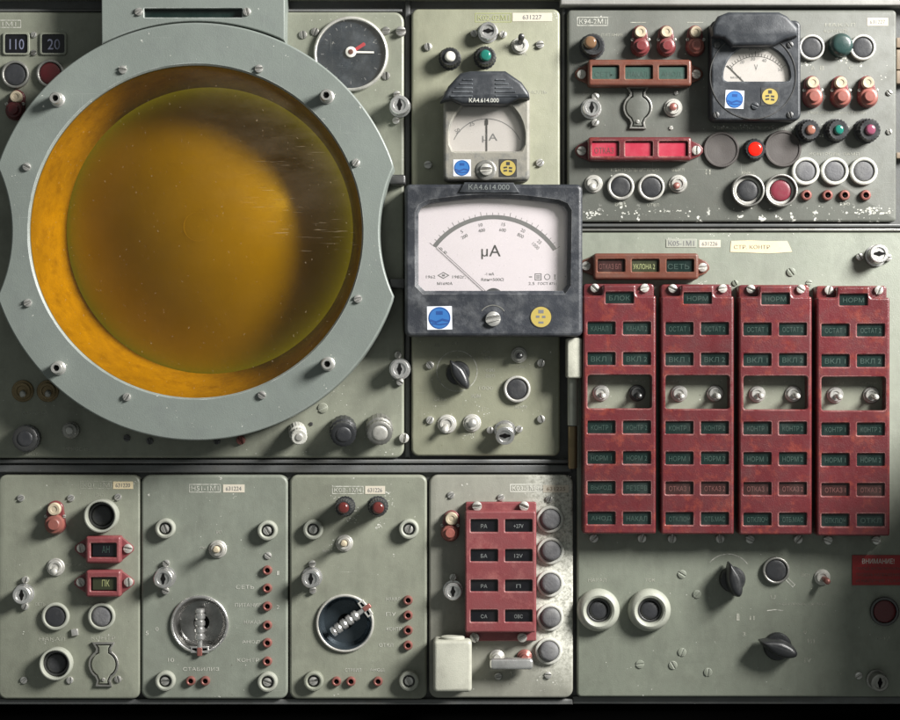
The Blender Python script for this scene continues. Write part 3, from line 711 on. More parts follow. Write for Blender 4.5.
toggle(u2, 447, 424, 9.5, (-2, -6), length=12, tr=3.6, lever='steel_light'); toggle(u2, 472, 423, 9, (0, 0), lever='steel', length=11, tr=4.2)
lock(u2, 505, 430, 9.5, 18, ((-15, 0), (14, 1)), rot=0, tilt=(18, -2))
deco(u2, [('НОЛЬ', 538, 92, 18, 3.6), ('200', 485, 352, 9, 3.4), ('400', 487, 358, 9, 3.4), ('600', 490, 370, 9, 3.4), ('800', 490, 376, 9, 3.4), ('1000', 486, 388, 14, 3.4), ('ИЗМ', 476, 396, 9, 4), ('СЕТЬ', 440, 399, 12, 3.4),
          ('ВКЛ', 470, 434, 9, 3.2), ('10', 484, 409, 5, 3.6), ('ОТКЛ', 521, 367, 10, 3), ('КОНТР', 521, 407, 12, 3), ('20', 437, 345, 6, 3), ('50', 455, 343, 6, 3), ('ТОК', 523, 54, 9, 2.8)])
def meter_case(t, x0, x1, y0, y1, r, hole, h, mat, bev=3, lip=None, lipmat=None, inner=2.0, depth=8):
    cx, cy = (x0 + x1) / 2, (y0 + y1) / 2
    a, b_, c, d = P(x0, x1, y0, y1, cx, cy)
    return t.part('case', MB().plate(rrect(a, b_, c, d, r, 6), [[(x - cx, cy - y) for x, y in hole]], 0.2, h, bev, hbev=inner, hz0=h - depth).mesh('case', mat), cx, cy, 0)
# small microammeter with its peaked hood
m1 = Thing('microammeter', 'small grey microammeter with a peaked black hood and blue sticker', 'meter', 486, 182, 0, 'panel meters')
hole = []
for k in range(25):
    a = pi * k / 24; hole.append((486.5 + 37 * cos(a) * (1 - 0.05 * sin(a) ** 8), 140 - 40 * sin(a)))
hole = [(486.5 + 34, 153), (486.5 + 36.6, 147)] + hole + [(486.5 - 36.6, 147), (486.5 - 34, 153), (486.5 - 31, 154), (486.5 + 31, 154)]
meter_case(m1, 443.5, 529, 93, 182.5, 5, hole, 26, 'meter_grey', 3, inner=1.6, depth=9)
dl = m1.part('dial', MB().box(-39, 39, -30, 32, 17, 17.8).mesh('dial', 'dial_aged'), 486.5, 129, 0)
sub(dl, 'lettering', text_mesh('μA', 15, 9, 'print_grey'), 3, -11, 17.85)
sub(dl, 'lettering', text_mesh('50', 5, 4.2, 'print_grey'), -29, -4, 17.85, 30); sub(dl, 'lettering', text_mesh('25', 5, 4, 'print_grey'), -15, 3, 17.85, 15)
sub(dl, 'scale_arc', MB().ribbon(arc(36, 25, 155, 30), 0.8, 17.8, 17.9).mesh('arc', 'print_grey'), 0, -28)
m1.part('needle', MB().box(-0.5, 0.5, -24, 9, 18.2, 18.6).box(-1.3, 1.3, 3, 8, 18.1, 18.7).mesh('needle', 'needle_black'), 486.5, 130, 0)
m1.part('glass', MB().box(-39, 39, -30, 32, 22.5, 23).mesh('glass', 'meter_glass'), 486.5, 129, 0)
sticker(m1, 462, 168, 17.5, 16.5, 26.1, 'blue'); sticker(m1, 508, 168, 17.5, 17.5, 26.1, 'yellow', sq='steel_dark')
zs = m1.part('zero_adjuster', cached('zadj', lambda: MB().lathe([(10, 0), (10, 1), (8.5, 1.6), (7, 1.4)], 28).mesh('collar', 'steel_dull')), 486, 170, 26.0)
sub(zs, 'screw_head', screw_me(6, 4, 'steel_light'), z=1, rot=5)
def hood_me():
    base = [(-44, -13), (-40, -6), (-36, 2), (-24, 15), (-14, 17), (20, 17), (36, 6), (43, -4), (44, -10), (34, -10), (22, -16), (-22, -16), (-33, -11)]
    return MB().plate(base, [], 20, 40, 4).mesh('hood', 'hood_black')
hm = m1.part('hood', hood_me(), 485, 87, 0)
hm.location = flat(485, 88, 40) - m1.org - Vector((0, 0, 40 * S))
for k in range(5):
    for sx in (-1, 1):
        hl_ = (5, 6.5, 8.5, 10, 11)[k]
        sub(hm, 'rib', MB().plate(rrect(-hl_, hl_, -0.8, 0.8, 0.6, 2), [], 39.4, 40.8, 0.4, segs=1).mesh('rib', 'hood_black'), sx * (11 + hl_) - 1, 8 - k * 4, 0)
sub(hm, 'lettering', text_mesh('КА4.614.000', 29, 4.2, 'ink_pale'), -1, -12, 40.1)

# large microammeter
m2 = Thing('microammeter', 'large black microammeter with wide white dial and needle at zero', 'meter', 493, 337, 0, 'panel meters')
hole = [(565, 286), (561, 292), (425, 292), (419, 286), (419, 216), (422, 210)]
for k in range(21):
    u = k / 20; hole.append((430 + 126 * u, 206 - 5.5 * sin(pi * u)))
hole += [(563, 209), (566, 214)]
meter_case(m2, 405.5, 580, 187.5, 337, 6, hole, 38, 'meter_black', 3.5, inner=3.5, depth=13)
dl = m2.part('dial', MB().box(-76, 76, -46, 50, 25, 26).mesh('dial', 'dial_white'), 492, 250, 0)
DX, DY = 493 - 492, 250 - 292     # pivot in dial coordinates
sub(dl, 'scale_arc', MB().ribbon(arc(73, 143, 34, 48), 4.2, 26, 26.12).mesh('arc', 'print_grey'), DX, DY)
for ang, a_, b_ in ((141, '0', '0'), (118, '5', '200'), (101, '10', '400'), (81.5, '15', '600'), (64, '20', '800'), (47, '25', '1000')):
    ca, sa = cos(radians(ang)), sin(radians(ang))
    for s_, rr in ((a_, 66.5), (b_, 61)):
        sub(dl, 'lettering', text_mesh(s_, None, 3.2, 'print_grey'), DX + rr * ca, DY + rr * sa, 26.05, ang - 90)
tk = MB()
for k in range(26):
    an = radians(143 - 109 * k / 25); r1 = 77.5 if k % 5 else 79
    tk.ribbon([(73 * cos(an), 73 * sin(an)), (r1 * cos(an), r1 * sin(an))], 0.5, 26, 26.1)
sub(dl, 'scale_ticks', tk.mesh('ticks', 'print_grey'), DX, DY)
sub(dl, 'lettering', text_mesh('μA', 19, 14, 'print_black'), -1.5, -3.5, 26.05)
sub(dl, 'lettering', text_mesh('-1 мА', 9, 2.8, 'print_grey'), -3, -25, 26.05); sub(dl, 'lettering', text_mesh('Rвн=500Ω', 22, 3, 'print_grey'), 0, -30.5, 26.05)
sub(dl, 'lettering', text_mesh('1962', 9, 2.8, 'print_grey'), -61, -28, 26.05); sub(dl, 'lettering', text_mesh('1982г.', 13, 2.8, 'print_grey'), -33, -28, 26.05); sub(dl, 'lettering', text_mesh('М1690А', 15, 2.8, 'print_grey'), -47, -34.5, 26.05)
sub(dl, 'maker_mark', MB().plate([(-6, 0), (0, 3.4), (6, 0), (0, -3.4)], [[(-4.4, 0), (0, 2.4), (4.4, 0), (0, -2.4)]], 26, 26.12, 0).box(-1.4, 1.4, -0.9, 0.9, 26, 26.12).mesh('mark', 'print_grey'), -48.5, -26.5)
mk = MB().box(-9, -6, -0.5, 0.5, 26, 26.1).plate(rrect(-3.4, 3.4, -3.4, 3.4, 0), [rrect(-2.6, 2.6, -2.6, 2.6, 0)], 26, 26.1, 0).box(-2, 2, -0.4, 0.4, 26, 26.1).box(-2, 2, 0.9, 1.6, 26, 26.1).box(-2, 2, -1.7, -1.0, 26, 26.1).plate(circ(3, 20, 9, 0), [circ(2.3, 20, 9, 0)], 26, 26.1, 0).box(16, 17, -2.5, 2.5, 26, 26.1)
sub(dl, 'class_marks', mk.mesh('marks', 'print_grey'), 45, -28); sub(dl, 'lettering', text_mesh('2.5', 6, 2.8, 'print_grey'), 38.5, -34.5, 26.05); sub(dl, 'lettering', text_mesh('ГОСТ 8711', 18, 2.6, 'print_grey'), 54, -34.5, 26.05)
sub(dl, 'pivot_cover', MB().lathe([(10, 26), (10, 26.4), (8.5, 26.8)], 36).mesh('pivot', 'meter_black'), DX, DY - 7)
nd = m2.part('needle', MB().ribbon([(0, 0), (74, 0)], 0.5, 27, 27.3).mesh('needle', 'needle_black'), 493, 298, 0, 137.4)
nd.location = flat(493, 298, 26) - m2.org - Vector((0, 0, 26 * S))
m2.part('glass', MB().box(-75, 75, -46, 50, 32.5, 33).mesh('glass', 'meter_glass'), 492.5, 250, 0)
sticker(m2, 439.5, 318, 24.5, 23, 38.1, 'blue', 1)
yd = m2.part('yellow_sticker', MB().lathe([(11, 0), (11, 0.35)], 14).mesh('disc', 'print_black'), 541, 317, 38.1)
sub(yd, 'disc', MB().lathe([(10, 0.3), (10, 0.5)], 32).mesh('disc', 'sticker_yellow'))
sub(yd, 'emblem', MB().box(-2.6, 2.6, 3.6, 7, 0.5, 0.6).box(-5, -1.5, -0.8, 1.4, 0.5, 0.6).box(1.0, 4.4, -1, 1.2, 0.5, 0.6).box(-2.5, 2.5, -6.5, -4.4, 0.5, 0.6).mesh('emblem', 'print_grey'))
screw(m2, 493, 319, 7.5, 4, 'steel', 38, 'zero_adjuster', 15)
m2.part('adjuster_arc', MB().ribbon(arc(13.5, 35, 145, 16), 1.0, 0, 0.3).mesh('arc', 'steel_dull'), 493, 319, 38)
ft = m2.part('name_tab', MB().plate([(-30, -5.5), (30, -5.5), (24, 4.5), (-24, 4.5)], [], 24, 40, 1.2).mesh('tab', 'hood_black'), 489, 188, 0)
ft.location = flat(489, 187, 40) - m2.org - Vector((0, 0, 40 * S))
sub(ft, 'lettering', text_mesh('КА4.614.000', 40, 5.4, 'ink_grey'), 0, 0, 40.05)

# hinge beside the red blocks
hg = Thing('hinge', 'worn metal hinge block with grey rod beside the first red block', 'hinge', 573, 470, -10)
hg.part('block', MB().plate(rrect(-7.5, 7.5, -20, 20, 2.4), [], -4, 24, 1.8).mesh('block', 'tape'), 573, 358, 0).data.materials[0] = MATS['box_pale']
hg.part('rod', MB().loft([[(r * cos(2 * pi * i / 16), y, 12 + r * sin(2 * pi * i / 16)) for i in range(16)][::-1] for r, y in ((5, -24), (5.2, -23), (5.2, 23), (5, 24))], True).mesh('rod', 'ivory_ring'), 572, 401, 0)
hg.part('rod_end', MB().loft([[(r * cos(2 * pi * i / 16), y, 11 + r * sin(2 * pi * i / 16)) for i in range(16)][::-1] for r, y in ((3.8, -22), (4.6, -20), (4.6, 20))], True).mesh('rod_end', 'brass'), 572, 446, 0)

# ---------------------------------------------------------------- 3: upper right unit
u3 = unit('dark grey upper unit with voltmeter, lamps and many push buttons', 567.5, 896.5, 10, 222, 4, 'sage_dark')
nameplate(u3, 'К94-2М1', 577, 608, 17, 26)
tape_label(u3, '631227', 867, 888, 18, 26)
jewel(u3, 592, 47, 11.5, 6.5, 'jewel_amber', h=15, off=(-3, 2), knurl=0.5)
for i, x in enumerate((639, 666, 695)):
    fuse_lamp(u3, x + (1 if i == 0 else 0), 47.5, 'lamp_red', 'lamp_red' if i < 2 else 'lamp_salmon', r=8.8, dy=14, dx=-0.5, br=5.8)
for x in (638, 695): u3.part('rule_line', MB().box(-8, 8, -0.4, 0.4, 0, 0.15).mesh('line', 'engraving_faint'), x, 22.5, 0.02)
lock(u3, 591, 109, 9, 12, ((4, 12), (4, -14))); keyhole_cover(u3, 637.5, 108, 11.5, 4.6, 18, 'sage_dark')
toggle(u3, 673, 108, 9.2, (-1, 0), lever='copper_red', length=10, tr=3.8); screw(u3, 676, 93, 2, 1.5); screw(u3, 671, 128, 2, 1.5, 'steel_light')
toggle(u3, 593.5, 184, 9, (-2, -4), length=11, tr=3.4, lever='steel_light'); toggle(u3, 678, 184, 9, (-3, -3), length=11, tr=3.4, lever='copper_red')
button(u3, 620.5, 187, 13.5, 10.3); button(u3, 651, 187.5, 13.3, 10.5)
button(u3, 811, 48, 13, 10.4); button(u3, 862, 48, 13, 10.4)
u3.part('black_lamp', dome_me(12, 0, 13, 'cap_green', 0.7), 840, 46, 0)
for x in (811, 839, 866): fuse_lamp(u3, x + 1, 98, 'lamp_red', 'lamp_salmon', r=9.5, dy=14, dx=-1, br=6)
jewel(u3, 807, 131, 10.5, 5, 'jewel_copper', h=13, tilt=(2, 5)); jewel(u3, 835, 131, 11, 5, 'jewel_green', h=13, tilt=(2, 5)); jewel(u3, 866, 131, 11.5, 5.5, 'jewel_purple', h=14, tilt=(2, 5))
for x, y, r in ((721, 150, 18), (782.5, 149, 18.5)):
    u3.part('blanking_disc', MB().lathe([(r, 0), (r, 2.6), (r - 0.8, 3.6), (r - 2.2, 3.6), (r - 3, 2.6), (r * 0.3, 2.3), (r * 0.12, 1.9)], 40).mesh('disc', 'brown_disc'), x, y, 0)
o = u3.part('warning_lamp', cached('wl', lambda: MB().lathe([(11.5, 0), (11.5, 1.5), (10.5, 2), (10.5, 7), (9.5, 9), (7.2, 9), (7, 8)], 36, knurl=0.6).mesh('lamp_body', 'black_plastic')), 754, 150, 0)
sub(o, 'lit_lens', dome_me(7, 7.5, 11.5, 'lamp_glow', 0.8))
for x in (805, 834, 863): button(u3, x, 171.5, 14, 10.4, 'white_paint', 'rubber_grey', bulge=0.5)
for x, cap in ((747, 'rubber'), (780, 'cap_crimson')):
    o = guard_button(u3, x, 191, 16.5, 14.2, 'steel_dull', cap, 'steel_light', 9)
for x, y in ((806, 195.5), (827, 195.5), (844, 195.5), (865, 195.5)): pin_socket(u3, x, y, 5.4)
for x, y in ((889, 93), (889, 132)): screw(u3, x, y, 3, 1.4, 'steel_dull')
deco(u3, [('ПИТАНИЕ', 612, 35, 22, 3), ('НАКАЛ', 840, 25, 30, 3.6), ('КОНТРОЛЬ', 836, 31, 24, 3.4), ('КОНТРОЛЬ', 624, 170, 26, 3.4), ('ПИТАНИЯ', 648, 170, 22, 3.4), ('ВКЛ', 594, 170, 8, 3), ('ВЫКЛ', 678, 170, 12, 3), ('ВКЛ', 620, 204, 10, 4), ('ОТКЛ', 653, 205, 12, 3), ('II', 708, 172, 5, 5),
          ('ВЫСОКОЕ НАПРЯЖЕНИЕ', 752, 128, 70, 3.2), ('ПРЕДОХРАНИТЕЛИ', 837, 113, 58, 2.8), ('А', 813, 68, 4, 4), ('В', 822, 68, 4, 4), ('С', 851, 68, 4, 4), ('КОНТРОЛЬ ЛАМП', 834, 154, 50, 2.8), ('ВЫКЛ', 748, 173, 12, 3), ('30', 846, 204, 8, 3)])
# voltmeter
vm = Thing('voltmeter', 'black voltmeter with half-round white V dial under an angular hood', 'meter', 752, 123, 0, 'panel meters')
hole = []
for k in range(25):
    a = pi * k / 24; hole.append((753.5 + 33 * cos(a), 80 - 32 * sin(a)))
hole = [(753.5 + 29, 84.5), (753.5 + 32, 83)] + hole + [(753.5 - 32, 83), (753.5 - 29, 84.5)]
meter_case(vm, 708, 797, 24, 123, 6, hole, 22, 'meter_black', 2.5, inner=1.2, depth=6).data.materials[0] = MATS['hood_black']
vm.part('round_rim', MB().plate(circ(43, 64), [circ(42, 64)], 0, 0.8, 0.2, segs=1).mesh('rim', 'steel_dark'), 753, 76, 21.9)
dl = vm.part('dial', MB().box(-35, 35, -20, 20, 15.5, 16.5).mesh('dial', 'dial_aged'), 753.5, 66, 0)
tk = MB().ribbon(arc(33, 40, 142, 30), 0.6, 16.5, 16.6)
for k in range(21):
    an = radians(142 - 102 * k / 20); r1 = 36 if k % 5 else 38
    tk.ribbon([(33 * cos(an), 33 * sin(an)), (r1 * cos(an), r1 * sin(an))], 0.6, 16.5, 16.6)
sub(dl, 'scale_ticks', tk.mesh('ticks', 'print_black'), 0, -26)
for s_, x, y in (('0', -24, -5.5), ('20', -14, 1.5), ('30', -3, 4.5), ('40', 8, 3), ('50', 24, -6)): sub(dl, 'lettering', text_mesh(s_, None, 3.2, 'print_grey'), x, y, 16.55)
sub(dl, 'lettering', text_mesh('V', 3.4, 6, 'print_grey'), 0, -4, 16.55)
sub(dl, 'lettering', text_mesh('М1001', 10, 2, 'print_grey'), -20, -14, 16.55); sub(dl, 'lettering', text_mesh('ВОЛЬТЫ', 16, 1.8, 'print_grey'), 1, 14, 16.55)
nd = vm.part('needle', MB().ribbon([(0, 0), (24, 0)], 0.8, 16.9, 17.2).mesh('needle', 'needle_black'), 742, 85, 0, 135)
vm.part('glass', MB().box(-35, 35, -20, 20, 19.2, 19.6).mesh('glass', 'meter_glass'), 753.5, 66, 0)
sticker(vm, 734.5, 99.5, 18.5, 18, 22.1, 'blue', -3); sticker(vm, 770, 96.5, 18, 18, 22.1, 'yellow', sq='steel_dark')
screw(vm, 755, 106, 3.6, 1.4, 'hood_black', 22, 'zero_adjuster')
for x, y in ((717, 45), (790, 45), (716, 115), (790, 115)): screw(vm, x, y, 3.2, 1.2, 'steel_dark', 22)
hm = vm.part('hood', MB().plate([(-42, 3), (-36, 14), (-26, 18), (24, 18), (32, 14), (43, 2), (42, -6), (30, -9), (20, -15), (-22, -16), (-30, -8), (-42, -6)], [], 18, 34, 4).mesh('hood', 'hood_black'), 754, 29, 0)
hm.location = flat(755, 30, 34) - vm.org - Vector((0, 0, 34 * S))

# ---------------------------------------------------------------- annunciators
def bar_annunciator(label, x0, x1, y0, y1, body, panes, texts, inks, scr, h=14, ear=8, group='lamp strips with three windows'):
    cx, cy = (x0 + x1) / 2, (y0 + y1) / 2
    t = Thing('annunciator', label, 'indicator strip', cx, y1, 0, group)
    a, b_, c, d = P(x0, x1, y0, y1, cx, cy); holes = []
    for (wx0, wx1, wy0, wy1) in panes: holes.append(rrect(*P(wx0, wx1, wy0, wy1, cx, cy), 1, 2))
    t.part('housing', MB().plate(rrect(a, b_, c, d, 3, 3), holes, 0.2, h, 2.4, hbev=0.9, hz0=h - 5).mesh('housing', body), cx, cy, 0)
    for (px, py) in scr:
        sgn = -1 if px < cx else 1; ex = x0 if sgn < 0 else x1
        pts = [(ex - cx - sgn * 1, (cy - py) + 10), (px - cx + sgn * 3, (cy - py) + 6), (px - cx + sgn * 6.5, (cy - py) + 2), (px - cx + sgn * 6.5, (cy - py) - 2), (px - cx + sgn * 3, (cy - py) - 6), (ex - cx - sgn * 1, (cy - py) - 10)]
        t.part('ear', MB().plate(pts, [], 0.15, 4, 1).mesh('ear', body), cx, cy, 0)
        screw(t, px, py, 4.6, 2.6, 'steel_light', 4)
    return t, holes
def windows(t, panes, mats, texts, inks, h, tw=0.72, th=0.42):
    for (x0, x1, y0, y1), mm, s_, ik in zip(panes, mats, texts, inks):
        cx, cy = (x0 + x1) / 2, (y0 + y1) / 2
        w_, h_ = x1 - x0, y1 - y0
        o = t.part('window', cached(('pane', w_, h_, mm), lambda: MB().plate(rrect(-w_ / 2 - 0.2, w_ / 2 + 0.2, -h_ / 2 - 0.2, h_ / 2 + 0.2, 0.5, 2), [], -1.2, 0, 0.15, segs=1).mesh('pane', mm)), cx, cy, h - 2.8)
        if s_: sub(o, 'lettering', text_mesh(s_, w_ * tw * min(1, len(s_) / 5 + 0.25), h_ * th, ik), 0, -0.3, 0.03)
pn = [(591, 617.5, 67.5, 81), (624, 651, 67.5, 81), (657.5, 685, 67.5, 81)]
t, _ = bar_annunciator('brown strip with three pale green windows above the keyhole cover', 587, 690, 61.5, 88, 'bakelite_brown', pn, 0, 0, ((581.5, 74.5), (696, 74.5)))
windows(t, pn, ['pane_teal'] * 3, ['СЕТЬ', 'НАКАЛ', 'АНОД'], ['ink_green'] * 3, 14)
pn = [(591, 617.5, 143, 157.5), (624, 651, 143, 157.5), (657.5, 686, 143, 157.5)]
t, _ = bar_annunciator('red strip with three glossy crimson windows over two black push buttons', 587, 690, 138.5, 162, 'bakelite_red', pn, 0, 0, ((581.5, 151), (696, 150.5)))
windows(t, pn, ['pane_pink'] * 3, ['ОТКАЗ', '', ''], ['ink_rose'] * 3, 14)

# ---------------------------------------------------------------- 4: large right unit
u4 = unit('wide sage unit carrying four tall red blocks and two ring buttons', 577, 985, 232.5, 697, 4, 'sage_right')
nameplate(u4, 'К05-1М1', 666, 696.5, 239, 247.5, 'print_grey', 'ivory_ring')
tape_label(u4, '631226', 699, 720.5, 240, 247.5)
mt = u4.part('masking_tape', MB().plate([(-30, -5), (-29, 6), (-10, 6.6), (8, 5.8), (27, 6), (30, 0), (32, -5), (20, -5.8), (8, -6.5), (-12, -5.6)], [], 0, 0.35, 0.1, segs=1).mesh('tape', 'tape'), 760, 247, 0.02)
sub(mt, 'lettering', text_mesh('СТР. КОНТР', 36, 4, 'tan'), -8, 0, 0.37)
lock(u4, 875.5, 256, 9.5, 16, ((-16.5, -1), (12, -2)), rot=0, tilt=(-6, 2))
screw(u4, 791, 272, 4.4, 1.4, 'sage_right'); screw(u4, 735, 283, 3, 1.4, 'sage_right'); screw(u4, 809, 283, 3, 1.4, 'sage_right')
for x, y in ((682, 574), (697, 594), (682, 652), (673, 665), (640, 664), (708, 672)): screw(u4, x, y, 4.2, 1.2, 'sage_right')
for x in (598, 649):
    o = u4.part('ring_button', cached('ringbtn', lambda: MB().lathe([(21, 0), (21.5, 3), (20.5, 8), (18, 11.5), (15.5, 12.4), (13.4, 11.4), (12.2, 8.5), (12, 2)], 48, cap1=False).mesh('ring', 'ivory_ring')), x, 609.5, 0)
    sub(o, 'collar', ring_me(12.2, 9.6, 6, 'steel_dark', 0.6)); sub(o, 'cap', dome_me(9.5, 0.5, 7.5, 'rubber', 0.4))
pointer_knob(u4, 732, 579, 105, L=19, r=13, h=24); pointer_knob(u4, 777, 646, 160, L=21, r=14, h=24)
u4.part('scale_arc', MB().ribbon(arc(24, 35, 140, 20), 0.8, 0, 0.15).mesh('arc', 'engraving'), 728, 578, 0.02)
button(u4, 775.5, 570, 13.5, 11, 'steel_dull', 'rubber')
toggle(u4, 822, 577, 8, (3, -3), lever='copper_red', length=16, nut='steel_light')
button(u4, 884, 611, 14.5, 11.5, 'steel_dark', 'cap_red')
lock(u4, 876, 679, 9, 14, ((-18, 4),), tilt=(8, 6), mat='steel_dull')
sg = u4.part('warning_sign', MB().plate([(-26, -15), (26, -15), (26, 15), (-26, 15)], [], 0, 1.2, 0.3).mesh('sign', 'sign_red'), 878, 570, 0.02)
sub(sg, 'lettering', text_mesh('ВНИМАНИЕ!', 32, 5, 'ink_pale'), 0, 9, 1.22)
for k, s_ in enumerate(('ПЕРЕД ВКЛЮЧЕНИЕМ', 'ПРОВЕРЬ НАПРЯЖЕНИЕ', 'И НАЛИЧИЕ ТОКА')): sub(sg, 'lettering', text_mesh(s_, 44, 3.2, 'ink_rose'), 0, 1.5 - k * 6, 1.22)
deco(u4, [('НАКАЛ', 597, 580, 18, 3.4), ('ТОК', 650, 580, 10, 3.2), ('I', 738, 617, 3, 7), ('II', 752, 618, 5, 4), ('U', 773, 597, 5, 4), ('КОНТРОЛЬ ЦЕПЕЙ', 802, 604, 46, 3), ('III', 811, 641, 7, 4), ('IV', 808, 660, 7, 5), ('ВКЛ', 805, 575, 8, 3), ('3', 744, 634, 3, 4), ('0', 805, 632, 3, 4), ('ОТКЛ', 884, 638, 14, 3)])
u4.part('rule_line', MB().ribbon([(-8, -0.6), (0, 0.4), (8, -0.6)], 0.9, 0, 0.15).mesh('line', 'engraving'), 775, 610, 0.02)
u4.part('index_bracket', MB().ribbon([(-4, 4), (4, -4), (6, -1)], 1.0, 0, 0.15).ribbon([(-1, 5), (5, -1)], 1.0, 0, 0.15).mesh('bracket', 'engraving'), 789, 583, 0.02)

pn = [(596.5, 623.5, 260, 272.5), (630.5, 657.5, 260, 272.5), (665, 692, 260, 272.5)]
t, _ = bar_annunciator('brown three-window strip directly above the first tall red block', 592.5, 697, 254, 280, 'bakelite_brown', pn, 0, 0, ((586, 266), (702.5, 267.5)))
windows(t, pn, ['pane_dark_red', 'pane_olive', 'pane_green'], ['ОТКАЗ БП', 'УКЛОНА 2', 'СЕТЬ'], ['ink_rose', 'ink_lime', 'ink_green'], 14, 0.8, 0.42)

BHH = 28.0
blocks = [
 (583, 285, 'first tall red indicator block, nearest the hinge', ['БЛОК', 'КАНАЛ 1', 'КАНАЛ 2', 'ВКЛ 1', 'ВКЛ 2', 'КОНТР 1', 'КОНТР 2', 'НОРМ 1', 'НОРМ 2', 'ВЫХОД', 'РЕЗЕРВ', 'АНОД', 'НАКАЛ']),
 (661, 285.5, 'second tall red indicator block from the hinge', ['НОРМ', 'ОСТАТ 1', 'ОСТАТ 2', 'ВКЛ 1', 'ВКЛ 2', 'КОНТР 1', 'КОНТР 2', 'НОРМ 1', 'НОРМ 2', 'ОТКАЗ 1', 'ОТКАЗ 2', 'ОТКЛЮЧ', 'ОТБ.МАС']),
 (739, 286, 'third tall red indicator block from the hinge, with an orange scuff', ['НОРМ', 'ОСТАТ 1', 'ОСТАТ 2', 'ВКЛ 1', 'ВКЛ 2', 'КОНТР 1', 'КОНТР 2', 'НОРМ 1', 'НОРМ 2', 'ОТКАЗ 1', 'ОТКАЗ 2', 'ОТКЛЮЧ', 'ОТБ.МАС']),
 (817, 287, 'fourth tall red indicator block, farthest from the hinge', ['НОРМ', 'ОСТАТ 1', 'ОСТАТ 2', 'ВКЛ 1', 'ВКЛ 2', 'КОНТР 1', 'КОНТР 2', 'НОРМ 1', 'НОРМ 2', 'ОТКАЗ 1', 'ОТКАЗ 2', 'ОТКЛЮЧ', 'ОТКЛ'])]
for bi, (bx, by, lab, tx) in enumerate(blocks):
    W, H = 73, 249
    t = Thing('annunciator', lab, 'indicator block', bx + W / 2, by + H, 0, 'tall red indicator blocks')
    k = (DIST - BHH) / DIST
    cx, cy = bx + W / 2, by + H / 2
    def L(x, y): return (bx + x - cx) * k, (cy - (by + y)) * k      # block-relative px (y down)
    def B(x0, x1, y0, y1):
        a, d = L(x0, y0); b_, c = L(x1, y1); return a, b_, c, d
    outl = [L(0, H), L(W, H), L(W, 10.5), L(53.5, 10.5), L(53, -0.5), L(20, -0.5), L(19.5, 10.5), L(0, 10.5)]
    # round the corners a little
    def rounded(p, r=2.5):
        o_ = []; n = len(p)
        for i in range(n):
            a, b_, c = Vector(p[i - 1]), Vector(p[i]), Vector(p[(i + 1) % n])
            u_, v_ = (a - b_).normalized(), (c - b_).normalized()
            for q in range(4):
                s_ = q / 3; p0, p1 = b_ + u_ * r, b_ + v_ * r
                pt = p0 * (1 - s_) ** 2 + b_ * 2 * s_ * (1 - s_) + p1 * s_ ** 2
                o_.append((pt.x, pt.y))
        return o_
    wins = [(22.5, 50.5, 7, 18.5)]
    for y0, y1 in ((37, 49.5), (67.5, 80), (136, 148.5), (166.5, 179), (196.5, 209), (227, 239.5)):
        wins += [(4.5, 32, y0, y1), (40, 67.5, y0, y1)]
    hl = [rrect(*B(*w_), 0.8, 2) for w_ in wins] + [rrect(*B(4.5, 68.5, 90, 123.5), 2.5, 3)]
    hs = t.part('housing', MB().plate(rounded(ccw(outl)), hl, 0.2, BHH, 2.2, hbev=0.9).mesh('housing', 'bakelite_red'), cx, cy, 0)
    hs.location = flat(cx, cy, BHH) - t.org - Vector((0, 0, BHH * S))
    # lower shelf that carries the corner screws
    lo = t.part('flange', MB().plate(rrect(*B(1, W - 1, -1.5, 14), 3, 3), [], 0.3, BHH - 10, 1.5).mesh('flange', 'bakelite_red'), cx, cy, 0)
    lo.location = hs.location
    for sx in (11.5, 61.5): screw(t, bx + sx, by + 3.2, 4.4, 3, 'steel_light', BHH - 10)
    for sx in (10.5, 58.5): screw(t, bx + sx, by + H + 3.8, 4.4, 6, 'steel', 0)
    mats = ['pane_green'] * 13; inks = ['ink_green'] * 13
    if bi: mats[9] = mats[10] = 'pane_dark_red'; inks[9] = inks[10] = 'ink_rose'
    if bi == 3: inks = ['ink_green'] * 9 + ['ink_rose'] * 2 + ['ink_green'] * 2
    windows(t, [(bx + a, bx + b_, by + c, by + d) for a, b_, c, d in wins], mats, tx, inks, BHH, 0.74, 0.40)
    bp_ = t.part('bay_plate', MB().box(*B(3, 70, 88.5, 125), 0.3, 12).mesh('bay_plate', 'sage'), cx, cy, 0)
    bp_.location = hs.location
    for sx, mt_ in ((18, 'steel_light'), (54, 'steel_light' if bi else 'steel_dark')):
        tp = ((1, -3) if bi in (0, 1) else (2, -2))
        toggle(t, bx + sx, by + 108, 8.2, tp, base=12.1, length=17, lever=mt_, tr=3.0, nut='steel' if not (bi == 0 and sx > 20) else 'steel_dark')
    for sx, s_ in ((18, 'ПРИВОД 1'), (54, 'ПРИВОД 2')): note(t, s_, bx + sx, by + 96, 17, 2.6, 'engraving_faint', 12.1)

